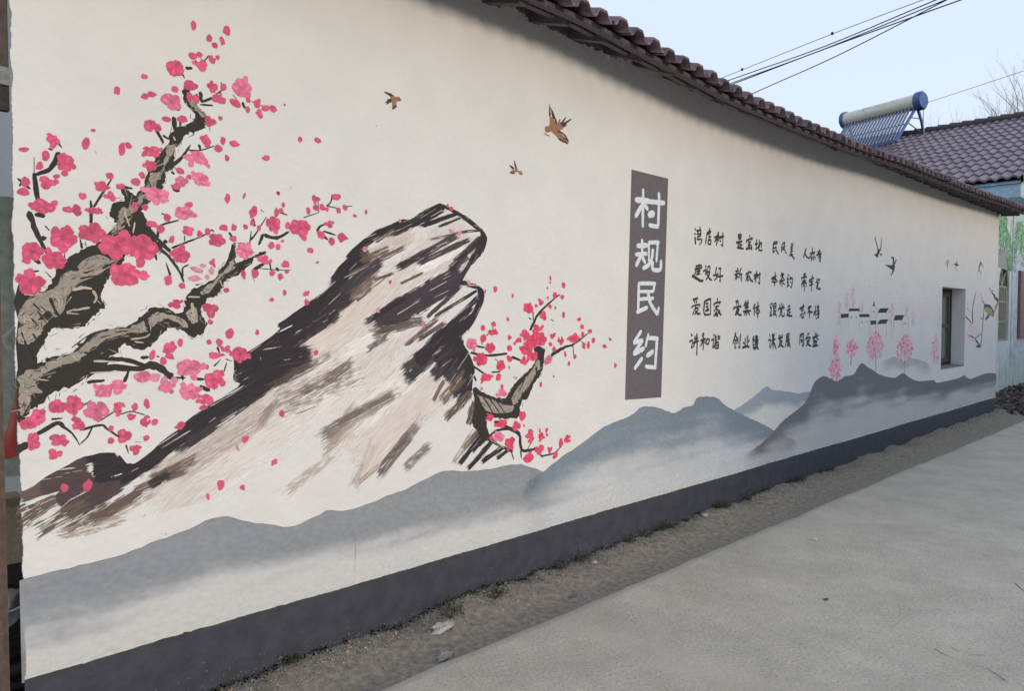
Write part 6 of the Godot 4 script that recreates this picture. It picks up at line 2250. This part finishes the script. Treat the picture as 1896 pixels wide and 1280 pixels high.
	M.soil_dark = surf(Color(0.085, 0.075, 0.072), 0.95, 0.8, 0.45, 0.04, 38, 0.8, 0.08)
	M.verge = surf(Color(0.37, 0.31, 0.24), 0.95, 0.8, 0.34, 0.03, 39, 0.5, 0.14)
	# concrete: broad stains from one texture, fine aggregate from the detail texture
	M.road = surf(Color(0.63, 0.56, 0.465), 0.85, 5.0, 0.24, 0.010, 41, 0.5, 0.12)
	M.road.normal_scale = 0.10
	M.road.normal_texture = noise_tex(0.16, 3, Color.BLACK, Color.WHITE, 43, 1024, 4.0)
	M.road.albedo_texture = road_texture()

func road_texture() -> ImageTexture:
	# weathered concrete over 5 m: cloudy stains, sandy aggregate, broom streaks, some pits and light chips
	var n := 1280
	var broad := FastNoiseLite.new(); broad.seed = 50; broad.frequency = 0.006; broad.fractal_octaves = 5
	var fine := FastNoiseLite.new(); fine.seed = 51; fine.frequency = 0.22; fine.fractal_octaves = 3
	var streak := FastNoiseLite.new(); streak.seed = 52; streak.frequency = 0.03; streak.fractal_octaves = 3
	var b := broad.get_seamless_image(n, n)
	var f := fine.get_seamless_image(n, n)
	var s := streak.get_seamless_image(n, n)
	var bd := b.get_data()
	var fd := f.get_data()
	var sd := s.get_data()
	var out := PackedByteArray()
	out.resize(n * n * 3)
	for y in n:
		for x in n:
			var i := y * n + x
			var v := 0.86 + (bd[i] / 255.0 - 0.5) * 0.11 + (fd[i] / 255.0 - 0.5) * 0.19 + (sd[i] / 255.0 - 0.5) * 0.05
			var w := (sd[i] / 255.0 - 0.5) * 0.025
			if fd[i] < 46: v *= 0.84
			if fd[i] > 220: v *= 1.07
			out[i * 3] = int(clampf(v + w, 0, 1) * 255.0)
			out[i * 3 + 1] = int(clampf(v, 0, 1) * 255.0)
			out[i * 3 + 2] = int(clampf(v - w, 0, 1) * 255.0)
	return ImageTexture.create_from_image(Image.create_from_data(n, n, false, Image.FORMAT_RGB8, out))

# ---------------------------------------------------------------- scene
func _ready() -> void:
	rng.seed = 20240
	var cam := Camera3D.new()
	cam.name = "camera"
	cam.fov = 50.08
	cam.near = 0.05
	cam.far = 600.0
	cam.position = Vector3(0.0, 1.48, 2.9058)
	cam.rotation = Vector3(deg_to_rad(-2.0066), deg_to_rad(-45.0176), 0.0)
	add_child(cam)
	cam.current = true
	var env := Environment.new()
	env.background_mode = Environment.BG_SKY
	var sky := Sky.new()
	var sm := ProceduralSkyMaterial.new()
	sm.sky_top_color = Color(0.71, 0.77, 0.848)
	sm.sky_horizon_color = Color(0.775, 0.815, 0.865)
	sm.sky_curve = 0.2
	sm.ground_bottom_color = Color(0.35, 0.33, 0.30)
	sm.ground_horizon_color = Color(0.60, 0.60, 0.58)
	sm.sun_angle_max = 1.0
	sky.sky_material = sm
	env.sky = sky
	env.tonemap_mode = Environment.TONE_MAPPER_LINEAR
	env.tonemap_exposure = 1.50
	env.sdfgi_enabled = true
	env.ssao_enabled = true
	env.ssil_enabled = true
	var we := WorldEnvironment.new()
	we.name = "environment"
	we.environment = env
	add_child(we)
	var sun := DirectionalLight3D.new()
	sun.name = "sun"
	sun.light_energy = 0.34
	sun.light_color = Color(1.0, 0.935, 0.825)
	sun.light_angular_distance = 14.0
	sun.shadow_enabled = true
	sun.rotation = Vector3(deg_to_rad(-8.5), deg_to_rad(6), 0)
	add_child(sun)

	var w_near := lin(202, 195, 185)
	var w_far := lin(168, 174, 182)
	near_k = Color(WALL_ALBEDO.r / w_near.r, WALL_ALBEDO.g / w_near.g, WALL_ALBEDO.b / w_near.b)
	far_k = Color(WALL_ALBEDO.r / w_far.r, WALL_ALBEDO.g / w_far.g, WALL_ALBEDO.b / w_far.b)
	build_materials()
	print("materials")
	build_house()
	print("house")
	build_mural()
	print("mural")
	build_ground()
	build_doorway()
	build_neighbours()
	print("done")
